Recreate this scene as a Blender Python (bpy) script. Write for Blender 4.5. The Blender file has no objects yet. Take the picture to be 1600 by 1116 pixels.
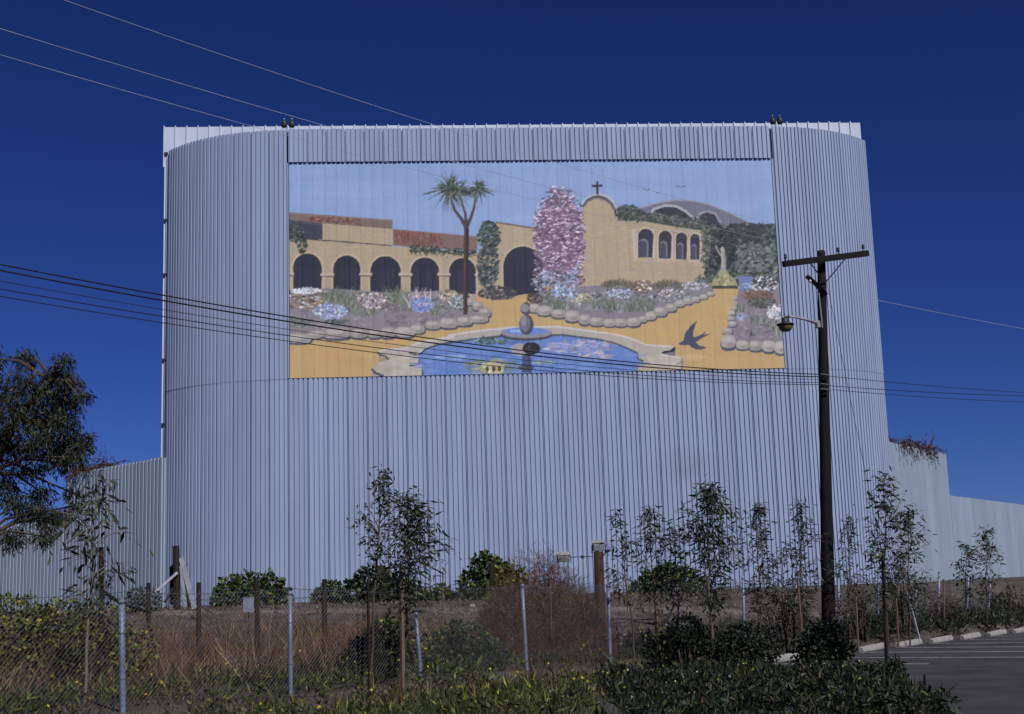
import bpy, math, random
import numpy as np
from mathutils import Vector, Matrix

S = bpy.context.scene
COL = S.collection
PI = math.pi

# ------------------------------------------------------------------ camera
CAM = np.array([0.0, 0.0, 1.62])
F_PX, PITCH, ROLL = 2085.06, 0.16823892, -0.03229395
_fw = np.array([0, math.cos(PITCH), math.sin(PITCH)])
_up = np.array([0, -math.sin(PITCH), math.cos(PITCH)])
_rt = np.array([1.0, 0, 0])
_r2 = math.cos(ROLL) * _rt + math.sin(ROLL) * _up
_u2 = -math.sin(ROLL) * _rt + math.cos(ROLL) * _up
cd = bpy.data.cameras.new('camera')
cd.sensor_width = 36.0
cd.lens = 36.0 * F_PX / 1600.0
cd.clip_end = 4000.0
cam = bpy.data.objects.new('camera', cd)
M = Matrix.Identity(4)
for i in range(3):
    M[i][0] = _r2[i]; M[i][1] = _u2[i]; M[i][2] = -_fw[i]; M[i][3] = CAM[i]
cam.matrix_world = M
COL.objects.link(cam)
S.camera = cam

# ------------------------------------------------------------------ sky and sun
YAW = 0.0754367
WALL_O = np.array([1.23292, 58.0, 0.0])
WU = np.array([math.cos(YAW), math.sin(YAW), 0.0])
WB = np.array([-math.sin(YAW), math.cos(YAW), 0.0])
SUN_SIDE, SUN_EL = math.radians(26), math.radians(43)
_h = -WB * math.cos(SUN_SIDE) + WU * math.sin(SUN_SIDE)
SUN_DIR = Vector((_h[0] * math.cos(SUN_EL), _h[1] * math.cos(SUN_EL), math.sin(SUN_EL)))
world = bpy.data.worlds.new('World'); S.world = world
world.use_nodes = True
wn, wl = world.node_tree.nodes, world.node_tree.links
bg = wn['Background']
sky = wn.new('ShaderNodeTexSky'); sky.sky_type = 'NISHITA'; sky.sun_disc = False
sky.sun_elevation = SUN_EL
sky.sun_rotation = math.atan2(SUN_DIR.x, SUN_DIR.y)
sky.altitude = 2500; sky.air_density = 1.0; sky.dust_density = 0.2; sky.ozone_density = 4.0
gm = wn.new('ShaderNodeGamma'); gm.inputs[1].default_value = 1.25
tint = wn.new('ShaderNodeMix'); tint.data_type = 'RGBA'; tint.blend_type = 'MULTIPLY'; tint.inputs[0].default_value = 1.0
tint.inputs[7].default_value = (.165, .22, .465, 1)          # deep polarised blue of the slide film
wl.new(sky.outputs[0], gm.inputs[0]); wl.new(gm.outputs[0], tint.inputs[6]); wl.new(tint.outputs[2], bg.inputs[0])
bg.inputs[1].default_value = 0.06
sl = bpy.data.lights.new('sun', 'SUN'); sl.energy = 4.15; sl.angle = math.radians(0.53); sl.color = (1.0, 0.955, 0.90)
so = bpy.data.objects.new('sun', sl); COL.objects.link(so)
so.rotation_euler = SUN_DIR.to_track_quat('Z', 'Y').to_euler()
so.location = (30, -20, 60)
S.view_settings.view_transform = 'Standard'
S.view_settings.look = 'None'
S.view_settings.gamma = 1.0
S.view_settings.use_curve_mapping = False
S.view_settings.exposure = 0.0

# ------------------------------------------------------------------ helpers
def ray(px, py): return _fw + _r2 * (px - 800) / F_PX - _u2 * (py - 558) / F_PX
def at(px, py, Y):
    d = ray(px, py); return Vector(CAM + d * Y / d[1])
def wall_at(px, py, b):           # building-local coordinates on the plane local y = b
    d = ray(px, py); t = (b - (CAM - WALL_O) @ WB) / (d @ WB); P = CAM + t * d - WALL_O
    return float(P @ WU), b, float(P[2])
def on_ground(px, Y):             # where the vertical line under pixel column px meets the terrain at depth Y
    X = at(px, 960, Y).x
    return Vector((X, Y, ground_z(X, Y)))

def fence_pt(s, d):               # s metres along the chain link fence, d metres behind it
    return (-5.29 + .6 * s - .8 * d, 17.7 + .8 * s + .6 * d)
def lot_z(y): return -0.25 - .015 * (y - 28.6)
def sm(t): t = np.clip(t, 0, 1); return t * t * (3 - 2 * t)
def ground_z(x, y):
    x = np.asarray(x, float); y = np.asarray(y, float)
    yc = np.clip(y, 0, 60)
    d = (x + 5.29) * -.8 + (y - 17.7) * .6
    db = -((x - WALL_O[0]) * WB[0] + (y - WALL_O[1]) * WB[1])
    zf = lot_z(yc) + .25
    s = np.where(d > 0, d / (np.maximum(d, 0) + np.maximum(db, .01)), 0)
    back = zf + (1.06 - zf) * sm(s / .72)
    bump = .05 * np.sin(x * 1.7 + y * .6) * np.sin(y * 1.3 - x * .4) + .03 * np.sin(x * 4.1) * np.sin(y * 3.7)
    back = back + bump * sm(d / 2) * (1 - sm((s - .7) / .3))
    front = lot_z(yc) - .03
    z = np.where(d > 0, back, front + (zf - front) * sm((d + .75) / .75))
    return z if z.ndim else float(z)

def new_obj(name, me, m, parent=None, kind=None):
    o = bpy.data.objects.new(name, me); COL.objects.link(o)
    if m is not None and len(me.materials) == 0: me.materials.append(m)
    if parent is not None: o.parent = parent
    if kind: o['kind'] = kind
    return o
def tag(o, label, cat, group=None):
    o['label'] = label; o['category'] = cat
    if group: o['group'] = group
    return o
def thing(name, label, cat, loc=(0, 0, 0), rotz=0.0, group=None):
    o = bpy.data.objects.new(name, None); COL.objects.link(o)
    o.empty_display_size = .2
    o.location = loc; o.rotation_euler = (0, 0, rotz)
    return tag(o, label, cat, group)

class MB:
    def __init__(s): s.v = []; s.f = []
    def quad(s, a, b, c, d):
        n = len(s.v); s.v += [a, b, c, d]; s.f.append((n, n + 1, n + 2, n + 3)); return s
    def box(s, lo, hi, rot=None, at_=(0, 0, 0)):
        n = len(s.v)
        for x, y, z in ((0,0,0),(1,0,0),(1,1,0),(0,1,0),(0,0,1),(1,0,1),(1,1,1),(0,1,1)):
            p = Vector((hi[0] if x else lo[0], hi[1] if y else lo[1], hi[2] if z else lo[2]))
            if rot is not None: p = rot @ p
            s.v.append(tuple(p + Vector(at_)))
        s.f += [tuple(n + k for k in q) for q in ((0,3,2,1),(4,5,6,7),(0,1,5,4),(1,2,6,5),(2,3,7,6),(3,0,4,7))]
        return s
    def bbox(s, lo, hi, bev=.02, rot=None, at_=(0,0,0)):       # box with chamfered vertical and top edges
        b = bev
        prof = [(lo[2], 0), (hi[2] - b, 0), (hi[2], b)]
        rings = []
        for z, ins in prof:
            x0, x1, y0, y1 = lo[0] + ins, hi[0] - ins, lo[1] + ins, hi[1] - ins
            c = b
            ring = [(x0 + c, y0, z), (x1 - c, y0, z), (x1, y0 + c, z), (x1, y1 - c, z), (x1 - c, y1, z), (x0 + c, y1, z), (x0, y1 - c, z), (x0, y0 + c, z)]
            rings.append(ring)
        n = len(s.v)
        for r in rings:
            for p in r:
                p = Vector(p)
                if rot is not None: p = rot @ p
                s.v.append(tuple(p + Vector(at_)))
        for k in range(2):
            for j in range(8):
                a = n + k * 8 + j; c = n + k * 8 + (j + 1) % 8
                s.f.append((a, c, c + 8, a + 8))
        s.f.append(tuple(n + 16 + j for j in range(8))); s.f.append(tuple(n + j for j in reversed(range(8))))
        return s
    def tube(s, pts, rad, n=6, cap=True):
        pts = [Vector(p) for p in pts]
        if not hasattr(rad, '__len__'): rad = [rad] * len(pts)
        base = len(s.v); prev = None
        for k, p in enumerate(pts):
            t = (pts[min(k + 1, len(pts) - 1)] - pts[max(k - 1, 0)])
            t = t.normalized() if t.length > 1e-9 else Vector((0, 0, 1))
            if prev is None:
                a = t.cross(Vector((0, 0, 1)) if abs(t.z) < .9 else Vector((1, 0, 0))).normalized()
            else:
                a = (prev - t * prev.dot(t))
                a = a.normalized() if a.length > 1e-6 else t.orthogonal().normalized()
            prev = a; b = t.cross(a)
            for j in range(n):
                q = 2 * PI * j / n
                s.v.append(tuple(p + (a * math.cos(q) + b * math.sin(q)) * rad[k]))
        for k in range(len(pts) - 1):
            for j in range(n):
                a = base + k * n + j; c = base + k * n + (j + 1) % n
                s.f.append((a, c, c + n, a + n))
        if cap:
            s.f.append(tuple(base + j for j in reversed(range(n))))
            e = base + (len(pts) - 1) * n
            s.f.append(tuple(e + j for j in range(n)))
        return s
    def lathe(s, prof, n=16, at_=(0, 0, 0), rot=None):
        base = len(s.v)
        for r, z in prof:
            for j in range(n):
                q = 2 * PI * j / n; p = Vector((r * math.cos(q), r * math.sin(q), z))
                if rot is not None: p = rot @ p
                s.v.append(tuple(p + Vector(at_)))
        for k in range(len(prof) - 1):
            for j in range(n):
                a = base + k * n + j; c = base + k * n + (j + 1) % n
                s.f.append((a, c, c + n, a + n))
        s.f.append(tuple(base + j for j in reversed(range(n))))
        e = base + (len(prof) - 1) * n; s.f.append(tuple(e + j for j in range(n)))
        return s
    def mesh(s, name, smooth=False):
        me = bpy.data.meshes.new(name); me.from_pydata(s.v, [], s.f)
        if smooth: me.polygons.foreach_set('use_smooth', [True] * len(me.polygons))
        me.update(); return me
    def build(s, name, m, parent=None, smooth=False, kind=None):
        return new_obj(name, s.mesh(name, smooth), m, parent, kind)

def poly_mesh(name, V, counts, loops, col=None):
    me = bpy.data.meshes.new(name)
    me.vertices.add(len(V)); me.vertices.foreach_set('co', np.asarray(V, np.float32).ravel())
    me.loops.add(len(loops)); me.loops.foreach_set('vertex_index', np.asarray(loops, np.int32))
    st = np.concatenate([[0], np.cumsum(counts)[:-1]]).astype(np.int32)
    me.polygons.add(len(counts)); me.polygons.foreach_set('loop_start', st); me.polygons.foreach_set('loop_total', np.asarray(counts, np.int32))
    me.update(calc_edges=True)
    if col is not None:
        ca = me.color_attributes.new('tint', 'FLOAT_COLOR', 'POINT')
        c4 = np.ones((len(V), 4), np.float32); c4[:, :3] = col
        ca.data.foreach_set('color', c4.ravel())
    return me

def nrm(a): return a / np.maximum(np.linalg.norm(a, axis=1, keepdims=True), 1e-9)
def leaf_mesh(name, P, D, L, W, C, rng, broad=False, fold=.12):
    """one small folded leaf (or blade) per row of P"""
    P = np.asarray(P, float); D = nrm(np.asarray(D, float)); n = len(P)
    L = np.broadcast_to(np.asarray(L, float).reshape(-1, 1), (n, 1)); W = np.broadcast_to(np.asarray(W, float).reshape(-1, 1), (n, 1))
    sd = nrm(np.cross(D, rng.normal(size=(n, 3)))); no = np.cross(sd, D)
    if broad:
        a = P; t = P + D * L - no * L * .15
        l1 = P + D * L * .2 + sd * W * .46 + no * W * fold; l2 = P + D * L * .66 + sd * W * .4 + no * W * fold * .4
        r1 = P + D * L * .2 - sd * W * .46 + no * W * fold; r2 = P + D * L * .66 - sd * W * .4 + no * W * fold * .4
        V = np.stack([a, l1, l2, t, r2, r1], 1).reshape(-1, 3); k = 6
        b = (np.arange(n) * 6)[:, None]
        lo = np.concatenate([b + [[0, 1, 2, 3]], b + [[0, 3, 4, 5]]], 1).ravel(); cn = np.full(2 * n, 4)
    else:
        l = P + D * L * .42 + sd * W * .5 + no * W * fold; r = P + D * L * .42 - sd * W * .5 + no * W * fold
        V = np.stack([P, l, P + D * L, r], 1).reshape(-1, 3); k = 4
        b = (np.arange(n) * 4)[:, None]
        lo = np.concatenate([b + [[0, 1, 2]], b + [[0, 2, 3]]], 1).ravel(); cn = np.full(2 * n, 3)
    return poly_mesh(name, V, cn, lo, np.repeat(np.asarray(C, np.float32), k, 0))

def pick(rng, n, cols, wts, jit=.25):
    c = np.array(cols)[rng.choice(len(cols), n, p=np.array(wts) / sum(wts))]
    return np.clip(c * (1 + rng.normal(size=(n, 1)) * jit), .004, .95)

# ------------------------------------------------------------------ materials
def mat(name, c1, c2=None, scale=3.0, rough=.7, bump=0.0, bscale=None, metallic=0.0, stretch=(1, 1, 1), objvar=0.0, spec=.3, detail=6, lo=.35, hi=.65, c3=None):
    m = bpy.data.materials.new(name); m.use_nodes = True
    nt = m.node_tree; n, l = nt.nodes, nt.links; p = n['Principled BSDF']
    p.inputs['Roughness'].default_value = rough; p.inputs['Metallic'].default_value = metallic
    p.inputs['Specular IOR Level'].default_value = spec
    geo = n.new('ShaderNodeNewGeometry'); mp = n.new('ShaderNodeMapping'); mp.inputs['Scale'].default_value = stretch
    l.new(geo.outputs['Position'], mp.inputs[0])
    nz = n.new('ShaderNodeTexNoise'); nz.inputs['Scale'].default_value = scale; nz.inputs['Detail'].default_value = detail; nz.inputs['Roughness'].default_value = .6
    l.new(mp.outputs[0], nz.inputs['Vector'])
    cr = n.new('ShaderNodeValToRGB'); cr.color_ramp.elements[0].position = lo; cr.color_ramp.elements[1].position = hi
    c2 = c2 or tuple(x * .8 for x in c1)
    cr.color_ramp.elements[0].color = (*c2, 1); cr.color_ramp.elements[1].color = (*c1, 1)
    if c3:
        e = cr.color_ramp.elements.new((lo + hi) / 2); e.color = (*c3, 1)
    l.new(nz.outputs[0], cr.inputs[0]); out = cr.outputs[0]
    if objvar:
        oi = n.new('ShaderNodeObjectInfo'); mr = n.new('ShaderNodeMapRange')
        mr.inputs[3].default_value = 1 - objvar; mr.inputs[4].default_value = 1 + objvar
        l.new(oi.outputs['Random'], mr.inputs[0])
        hs = n.new('ShaderNodeHueSaturation'); l.new(mr.outputs[0], hs.inputs['Value']); l.new(out, hs.inputs['Color']); out = hs.outputs[0]
    l.new(out, p.inputs['Base Color'])
    if bump:
        nb = n.new('ShaderNodeTexNoise'); nb.inputs['Scale'].default_value = bscale or scale * 6; nb.inputs['Detail'].default_value = 4
        l.new(mp.outputs[0], nb.inputs['Vector'])
        bp = n.new('ShaderNodeBump'); bp.inputs['Strength'].default_value = bump; bp.inputs['Distance'].default_value = .02
        l.new(nb.outputs[0], bp.inputs['Height']); l.new(bp.outputs[0], p.inputs['Normal'])
    return m
def attr_mat(name, rough=.6, transl=.0, attr='tint', noise=.0, spec=.3):
    m = bpy.data.materials.new(name); m.use_nodes = True
    nt = m.node_tree; n, l = nt.nodes, nt.links; p = n['Principled BSDF']
    a = n.new('ShaderNodeVertexColor'); a.layer_name = attr; out = a.outputs[0]
    p.inputs['Roughness'].default_value = rough; p.inputs['Specular IOR Level'].default_value = spec
    if noise:
        geo = n.new('ShaderNodeNewGeometry'); mp = n.new('ShaderNodeMapping'); mp.inputs['Scale'].default_value = (3, 3, .6)
        l.new(geo.outputs['Position'], mp.inputs[0])
        nz = n.new('ShaderNodeTexNoise'); nz.inputs['Scale'].default_value = 1.6; nz.inputs['Detail'].default_value = 8; nz.inputs['Roughness'].default_value = .7
        l.new(mp.outputs[0], nz.inputs['Vector'])
        mr = n.new('ShaderNodeMapRange'); mr.inputs[1].default_value = .3; mr.inputs[2].default_value = .7; mr.inputs[3].default_value = 1 - noise; mr.inputs[4].default_value = 1 + noise
        l.new(nz.outputs[0], mr.inputs[0])
        oi = n.new('ShaderNodeObjectInfo'); m2 = n.new('ShaderNodeMapRange'); m2.inputs[3].default_value = .97; m2.inputs[4].default_value = 1.03
        l.new(oi.outputs['Random'], m2.inputs[0])
        mu = n.new('ShaderNodeMath'); mu.operation = 'MULTIPLY'; l.new(mr.outputs[0], mu.inputs[0]); l.new(m2.outputs[0], mu.inputs[1])
        hs = n.new('ShaderNodeHueSaturation'); l.new(mu.outputs[0], hs.inputs['Value']); l.new(out, hs.inputs['Color']); out = hs.outputs[0]
    l.new(out, p.inputs['Base Color'])
    if transl:
        tr = n.new('ShaderNodeBsdfTranslucent'); l.new(out, tr.inputs[0])
        mx = n.new('ShaderNodeMixShader'); mx.inputs[0].default_value = transl
        l.new(p.outputs[0], mx.inputs[1]); l.new(tr.outputs[0], mx.inputs[2]); l.new(mx.outputs[0], n['Material Output'].inputs[0])
    return m

M_WALL = mat('lavender_sheet_metal', (.282, .350, .51), (.248, .31, .46), scale=1.6, rough=.5, stretch=(1, 1, .12), objvar=.045, detail=8)
_n, _l = M_WALL.node_tree.nodes, M_WALL.node_tree.links; _p = _n['Principled BSDF']
_g = _n.new('ShaderNodeNewGeometry'); _sub = _n.new('ShaderNodeMapping'); _sub.inputs['Scale'].default_value = (.42, .42, .75)
_c = wall_at(1075, 728, 0); _cw = WALL_O + WU * _c[0]; _cw = (_cw[0] * .42, _cw[1] * .42, _c[2] * .75)
_l.new(_g.outputs['Position'], _sub.inputs[0]); _ds = _n.new('ShaderNodeVectorMath'); _ds.operation = 'DISTANCE'; _ds.inputs[1].default_value = _cw
_l.new(_sub.outputs[0], _ds.inputs[0]); _mr = _n.new('ShaderNodeMapRange'); _mr.inputs[1].default_value = .25; _mr.inputs[2].default_value = .75; _mr.inputs[3].default_value = 1; _mr.inputs[4].default_value = 0
_l.new(_ds.outputs['Value'], _mr.inputs[0]); _wv = _n.new('ShaderNodeTexNoise'); _wv.inputs['Scale'].default_value = 2.6; _wv.inputs['Detail'].default_value = 5; _l.new(_sub.outputs[0], _wv.inputs['Vector'])
_m3 = _n.new('ShaderNodeMath'); _m3.operation = 'MULTIPLY'; _l.new(_mr.outputs[0], _m3.inputs[0]); _l.new(_wv.outputs[0], _m3.inputs[1])
_mx = _n.new('ShaderNodeMix'); _mx.data_type = 'RGBA'; _src = _p.inputs['Base Color'].links[0].from_socket
_l.new(_m3.outputs[0], _mx.inputs[0]); _l.new(_src, _mx.inputs[6]); _mx.inputs[7].default_value = (.21, .26, .37, 1); _l.new(_mx.outputs[2], _p.inputs['Base Color'])
M_WING = mat('pale_mint_sheet_metal', (.275, .338, .43), (.225, .28, .365), scale=.8, rough=.5, stretch=(1, 1, .15), objvar=.05, detail=8)
M_WHITE = mat('white_sheet_metal', (.49, .55, .68), (.42, .48, .61), scale=1.5, rough=.5, stretch=(1, 1, .3), objvar=.04)
M_INNER = mat('dark_underlay', (.055, .07, .12), (.04, .052, .09), rough=.9)
M_ROOF = mat('roof_felt', (.2, .21, .24), rough=.9)
M_CONC = mat('concrete', (.30, .295, .295), (.19, .185, .185), scale=9, rough=.9, bump=.3, bscale=60)
M_FOOT = mat('footing_concrete', (.16, .15, .15), (.09, .085, .085), scale=4, rough=.95, bump=.3)
M_POLE = mat('creosote_wood', (.014, .011, .011), (.006, .0055, .0065), scale=5, rough=.85, stretch=(3, 3, .25), bump=.5, bscale=20, spec=.15)
M_OLDWOOD = mat('old_fence_wood', (.040, .030, .026), (.016, .013, .012), scale=7, rough=.9, stretch=(3, 3, .3), bump=.5, bscale=25, spec=.1)
M_POSTWOOD = mat('brown_post_wood', (.060, .032, .022), (.028, .015, .011), scale=6, rough=.85, stretch=(3, 3, .25), bump=.5, bscale=20, spec=.15)
M_STAKE = mat('stake_wood', (.17, .115, .08), (.09, .06, .042), scale=8, rough=.85, stretch=(4, 4, .3), bump=.3)
M_GALV = mat('galvanised_steel', (.20, .235, .34), (.14, .17, .25), scale=6, rough=.5, metallic=.25, stretch=(1, 1, .5))
M_WIRE = mat('fence_wire', (.15, .155, .18), (.06, .06, .075), scale=4, rough=.6, metallic=.3)
M_BLACKW = mat('black_cable', (.012, .012, .015), rough=.6)
M_BAREW = mat('bare_conductor', (.42, .44, .50), (.32, .34, .40), rough=.5)
M_PAINTW = mat('white_painted_wood', (.27, .29, .35), (.18, .19, .235), scale=5, rough=.8, stretch=(2, 2, .5))
M_LAMP = mat('lamp_housing', (.42, .43, .44), (.28, .28, .29), scale=12, rough=.5, metallic=.3)
M_GLASSY = mat('lamp_glass', (.16, .11, .04), (.10, .07, .03), scale=8, rough=.12, spec=.7)
M_LENS = mat('lamp_lens', (.62, .66, .68), (.45, .5, .53), scale=15, rough=.15, spec=.7)
M_DARKMET = mat('dark_metal', (.03, .03, .035), rough=.5)
M_PIPE = mat('grey_pipe', (.30, .31, .33), (.22, .22, .24), rough=.5)
M_BARK = mat('sapling_bark', (.085, .062, .05), (.04, .03, .026), scale=12, rough=.9, stretch=(2, 2, .4), bump=.3)
M_PALEBARK = mat('pale_bark', (.20, .17, .15), (.10, .085, .075), scale=12, rough=.9, stretch=(2, 2, .4))
M_SIGN = mat('faded_sign_paint', (.22, .24, .32), (.16, .175, .24), scale=6, rough=.7)
M_LEAF = attr_mat('leaf', .55, .18)
M_BLADE = attr_mat('dry_blade', .8, .1)
M_FLOWER = attr_mat('petal', .6, .2)
M_GROUND = mat('dry_dirt', (.112, .095, .086), (.042, .035, .032), scale=1.3, rough=1, bump=.9, bscale=14, c3=(.078, .067, .06), lo=.3, hi=.7, detail=10, spec=.1)
M_PATH = mat('gravel_track', (.20, .185, .18), (.13, .12, .115), scale=5, rough=1, bump=.6, bscale=30, spec=.1)
M_ASPH = mat('asphalt', (.060, .060, .069), (.026, .026, .031), scale=.8, rough=.9, bump=.45, bscale=60, detail=12, spec=.2, c3=(.045, .045, .052), lo=.3, hi=.7)
M_LINE = mat('worn_line_paint', (.50, .50, .52), (.12, .12, .13), scale=6, rough=.8, lo=.33, hi=.5)
M_KERB = mat('kerb_concrete', (.075, .073, .072), (.045, .043, .043), scale=6, rough=.9, bump=.3)
M_SOIL = mat('bed_soil', (.03, .025, .02), (.016, .013, .011), scale=5, rough=1, bump=.8, bscale=20)

# ------------------------------------------------------------------ terrain
def axis(lo, hi, step, far):
    a = list(np.arange(lo, hi + 1e-6, step)); w = step
    b, c = [], []
    x = hi
    while x < far: w *= 1.35; x += w; b.append(x)
    w = step; x = lo
    while x > -far: w *= 1.35; x -= w; c.append(x)
    return np.array(c[::-1] + a + b)
xs, ys = axis(-34, 44, .4, 1800), axis(6, 60, .4, 1800)
X, Y = np.meshgrid(xs, ys); Z = ground_z(X, Y)
V = np.stack([X, Y, Z], -1).reshape(-1, 3); nx, ny = len(xs), len(ys)
q = (np.arange(ny - 1)[:, None] * nx + np.arange(nx - 1)[None]).ravel()
lo = np.stack([q, q + 1, q + nx + 1, q + nx], 1).ravel()
me = poly_mesh('ground', V, np.full(len(q), 4), lo); me.polygons.foreach_set('use_smooth', [True] * len(me.polygons))
new_obj('ground', me, M_GROUND, kind='structure')
_tx = np.abs(Y - (44.2 + 2.4 * (X + 30) / 52 + .5 * np.sin(X * .3))) / (1.0 + .35 * np.sin(X * .9) * np.sin(X * .37 + 1))
_w = np.clip(1.25 - _tx, 0, 1) * ((X > -30) & (X < 22))
_c = 1 + 1.1 * _w
_ca = me.color_attributes.new('tint', 'FLOAT_COLOR', 'POINT'); _c4 = np.ones((X.size, 4), np.float32); _c4[:, 0] = (_c * .5).ravel(); _c4[:, 1] = (_c * .5).ravel(); _c4[:, 2] = (_c * .51).ravel()
_ca.data.foreach_set('color', _c4.ravel())
nt = M_GROUND.node_tree; _p = nt.nodes['Principled BSDF']; _src = _p.inputs['Base Color'].links[0].from_socket
_vc = nt.nodes.new('ShaderNodeVertexColor'); _vc.layer_name = 'tint'
_mx = nt.nodes.new('ShaderNodeMix'); _mx.data_type = 'RGBA'; _mx.blend_type = 'MULTIPLY'; _mx.inputs[0].default_value = 1.0
nt.links.new(_src, _mx.inputs[6]); nt.links.new(_vc.outputs[0], _mx.inputs[7])
_m2 = nt.nodes.new('ShaderNodeMix'); _m2.data_type = 'RGBA'; _m2.blend_type = 'ADD'; _m2.inputs[0].default_value = 1.0
nt.links.new(_mx.outputs[2], _m2.inputs[6]); nt.links.new(_mx.outputs[2], _m2.inputs[7]); nt.links.new(_m2.outputs[2], _p.inputs['Base Color'])

# car park: one sloping sheet in front of the chain link fence
def lot_pt(s, d): x, y = fence_pt(s, d); return (x, y, lot_z(y))
e0 = lot_pt(9.7, -.85); e1 = lot_pt(75, -.85)
mb = MB()
pts = [(e0[0], e0[1]), (e1[0], e1[1]), (140, e1[1]), (140, -40), (e0[0] - .4, -40)]
mb.v = [(x, y, lot_z(max(min(y, 60), 0)) if 0 <= y <= 60 else lot_z(min(max(y, 0), 60))) for x, y in pts]
# split at y=0 and y=60 so that every face stays planar
mb.v = [(e0[0], e0[1], lot_z(e0[1])), (e0[0] + (60 - e0[1]) * .75, 60, lot_z(60)), (140, 60, lot_z(60)), (140, 0, lot_z(0)), (e0[0] - .3, 0, lot_z(0)), (140, -60, lot_z(0)), (e0[0] - .3, -60, lot_z(0)), (e0[0] - .1, 20, lot_z(20))]
mb.f = [(4, 3, 2, 1, 0, 7), (6, 5, 3, 4)]
mb.build('car_park', M_ASPH, kind='structure')
# kerb along the fence side of the car park
mb = MB(); ang = math.atan2(.8, .6)
for k in range(24):
    s0 = 10.2 + k * 2.45
    a = Vector(lot_pt(s0, -.82)); b = Vector(lot_pt(s0 + 2.43, -.82))
    nb = Vector((-.8, .6, 0)) * .14; up = Vector((0, 0, .10)); dn = Vector((0, 0, -.1))
    n = len(mb.v); mb.v += [tuple(p) for p in (a + dn, b + dn, b + nb + dn, a + nb + dn, a + up + nb * .1, b + up + nb * .1, b + nb + up, a + nb + up)]
    mb.f += [tuple(n + j for j in qd) for qd in ((0,3,2,1),(4,5,6,7),(0,1,5,4),(1,2,6,5),(2,3,7,6),(3,0,4,7))]
mb.build('kerb', M_KERB, kind='structure')

STALL = [(4.35 + 1.535 * i, 28.6 + 2.1 * i) for i in range(9)]
rowang = math.atan2(2.1, 1.535)
PERP = Vector((.807, -.59, 0))
for i in range(-1, 9):
    x0, y0 = 4.35 + 1.535 * (i + .5), 28.6 + 2.1 * (i + .5)
    a = Vector((x0, y0, 0)) + PERP * .15; b = a + PERP * (5.4 if i > 0 else 3.6 + i * .5)
    w = Vector((.59, .807, 0)) * .055
    mb = MB(); vs = []
    N = 12
    for k in range(N + 1):
        c = a.lerp(b, k / N)
        for sgn in (-1, 1):
            p = c + w * sgn; mb.v.append((p.x, p.y, lot_z(p.y) + .006))
    mb.f = [(2 * k, 2 * k + 2, 2 * k + 3, 2 * k + 1) for k in range(N)]
    o = mb.build('parking_line', M_LINE, kind='structure')

# planted island between street and stalls
isl = [(1.0, 14.0), (4.6, 14.0), (5.8, 20.5), (6.35, 22.4), (6.15, 23.4), (5.5, 24.0), (2.4, 24.6), (1.05, 24.2)]
mb = MB(); n = len(isl)
cxm = sum(p[0] for p in isl) / n; cym = sum(p[1] for p in isl) / n
rings = [(1.0, -.05), (1.0, .11), (.975, .12), (.95, .12), (.945, .07)]
for k, z in rings:
    for x, y in isl: mb.v.append((cxm + (x - cxm) * k, cym + (y - cym) * k, lot_z(y) + z))
for k in range(len(rings) - 1):
    for j in range(n):
        a = k * n + j; b = k * n + (j + 1) % n; mb.f.append((a, b, b + n, a + n))
mb.build('island_kerb', M_KERB, kind='structure')
mb = MB(); mb.v = [(cxm + (x - cxm) * .95, cym + (y - cym) * .95, lot_z(y) + .085) for x, y in isl] + [(cxm, cym, lot_z(cym) + .16)]
mb.f = [(j, (j + 1) % n, n) for j in range(n)]
mb.build('planting_bed', M_SOIL, kind='structure')

# ------------------------------------------------------------------ the screen building
ZB, ZSEAM, ZTOP, ZPAR = 1.12, 10.70, 21.95, 23.15
bld = thing('screen_building', 'tall lavender ribbed-metal screen building with rounded corners carrying the mural', 'building', tuple(WALL_O), YAW)
RIB = [(0, 0), (.034, 0), (.052, 1), (.188, 1), (.2135, 0)]      # one rib: along, out
def wall_path(s, xl=-11.0, xr=11.05, R=7.2):
    """plan curve of the front wall: flat in the middle, round at both ends; returns x, y, outward normal"""
    if s < xl: a = (xl - s) / R; return xl - R * math.sin(a), R * (1 - math.cos(a)), -math.sin(a), -math.cos(a)
    if s > xr: a = (s - xr) / R; return xr + R * math.sin(a), R * (1 - math.cos(a)), math.sin(a), -math.cos(a)
    return s, 0.0, 0.0, -1.0
def sheet_mesh(name, path, s0, s1, z0, z1, ribs, depth=.062, out=0.0, rows=1):
    k = (s1 - s0) / (ribs * .2135); prof = []
    for r in range(ribs):
        for j, (a, o) in enumerate(RIB[:-1]):
            prof.append((s0 + (r * .2135 + a) * k, o * depth + (.004 if r == 0 and j == 0 else 0)))
    prof[-1] = (prof[-1][0] - .018, prof[-1][1]); prof.append((s1 - .022, 0.0))
    V = []
    for z in np.linspace(z0, z1, rows + 1):
        for s, o in prof:
            x, y, nx_, ny_ = path(s); V.append((x + nx_ * (o + out), y + ny_ * (o + out), z))
    n = len(prof); F = [(r * n + j, r * n + j + 1, (r + 1) * n + j + 1, (r + 1) * n + j) for r in range(rows) for j in range(n - 1)]
    me = bpy.data.meshes.new(name); me.from_pydata(V, [], F); me.update(); return me
rg = random.Random(4)
# lower flat field: 26 sheets that share one mesh
NF = 26; wf = 22.05 / NF
lowm = sheet_mesh('corrugated_sheet', lambda s: (s, 0, 0, -1), 0, wf, ZB, ZSEAM - .02, 4)
for k in range(NF):
    o = new_obj('corrugated_sheet', lowm, M_WALL, bld); o.location = (-11.0 + k * wf, rg.uniform(-.004, .004), 0)
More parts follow.
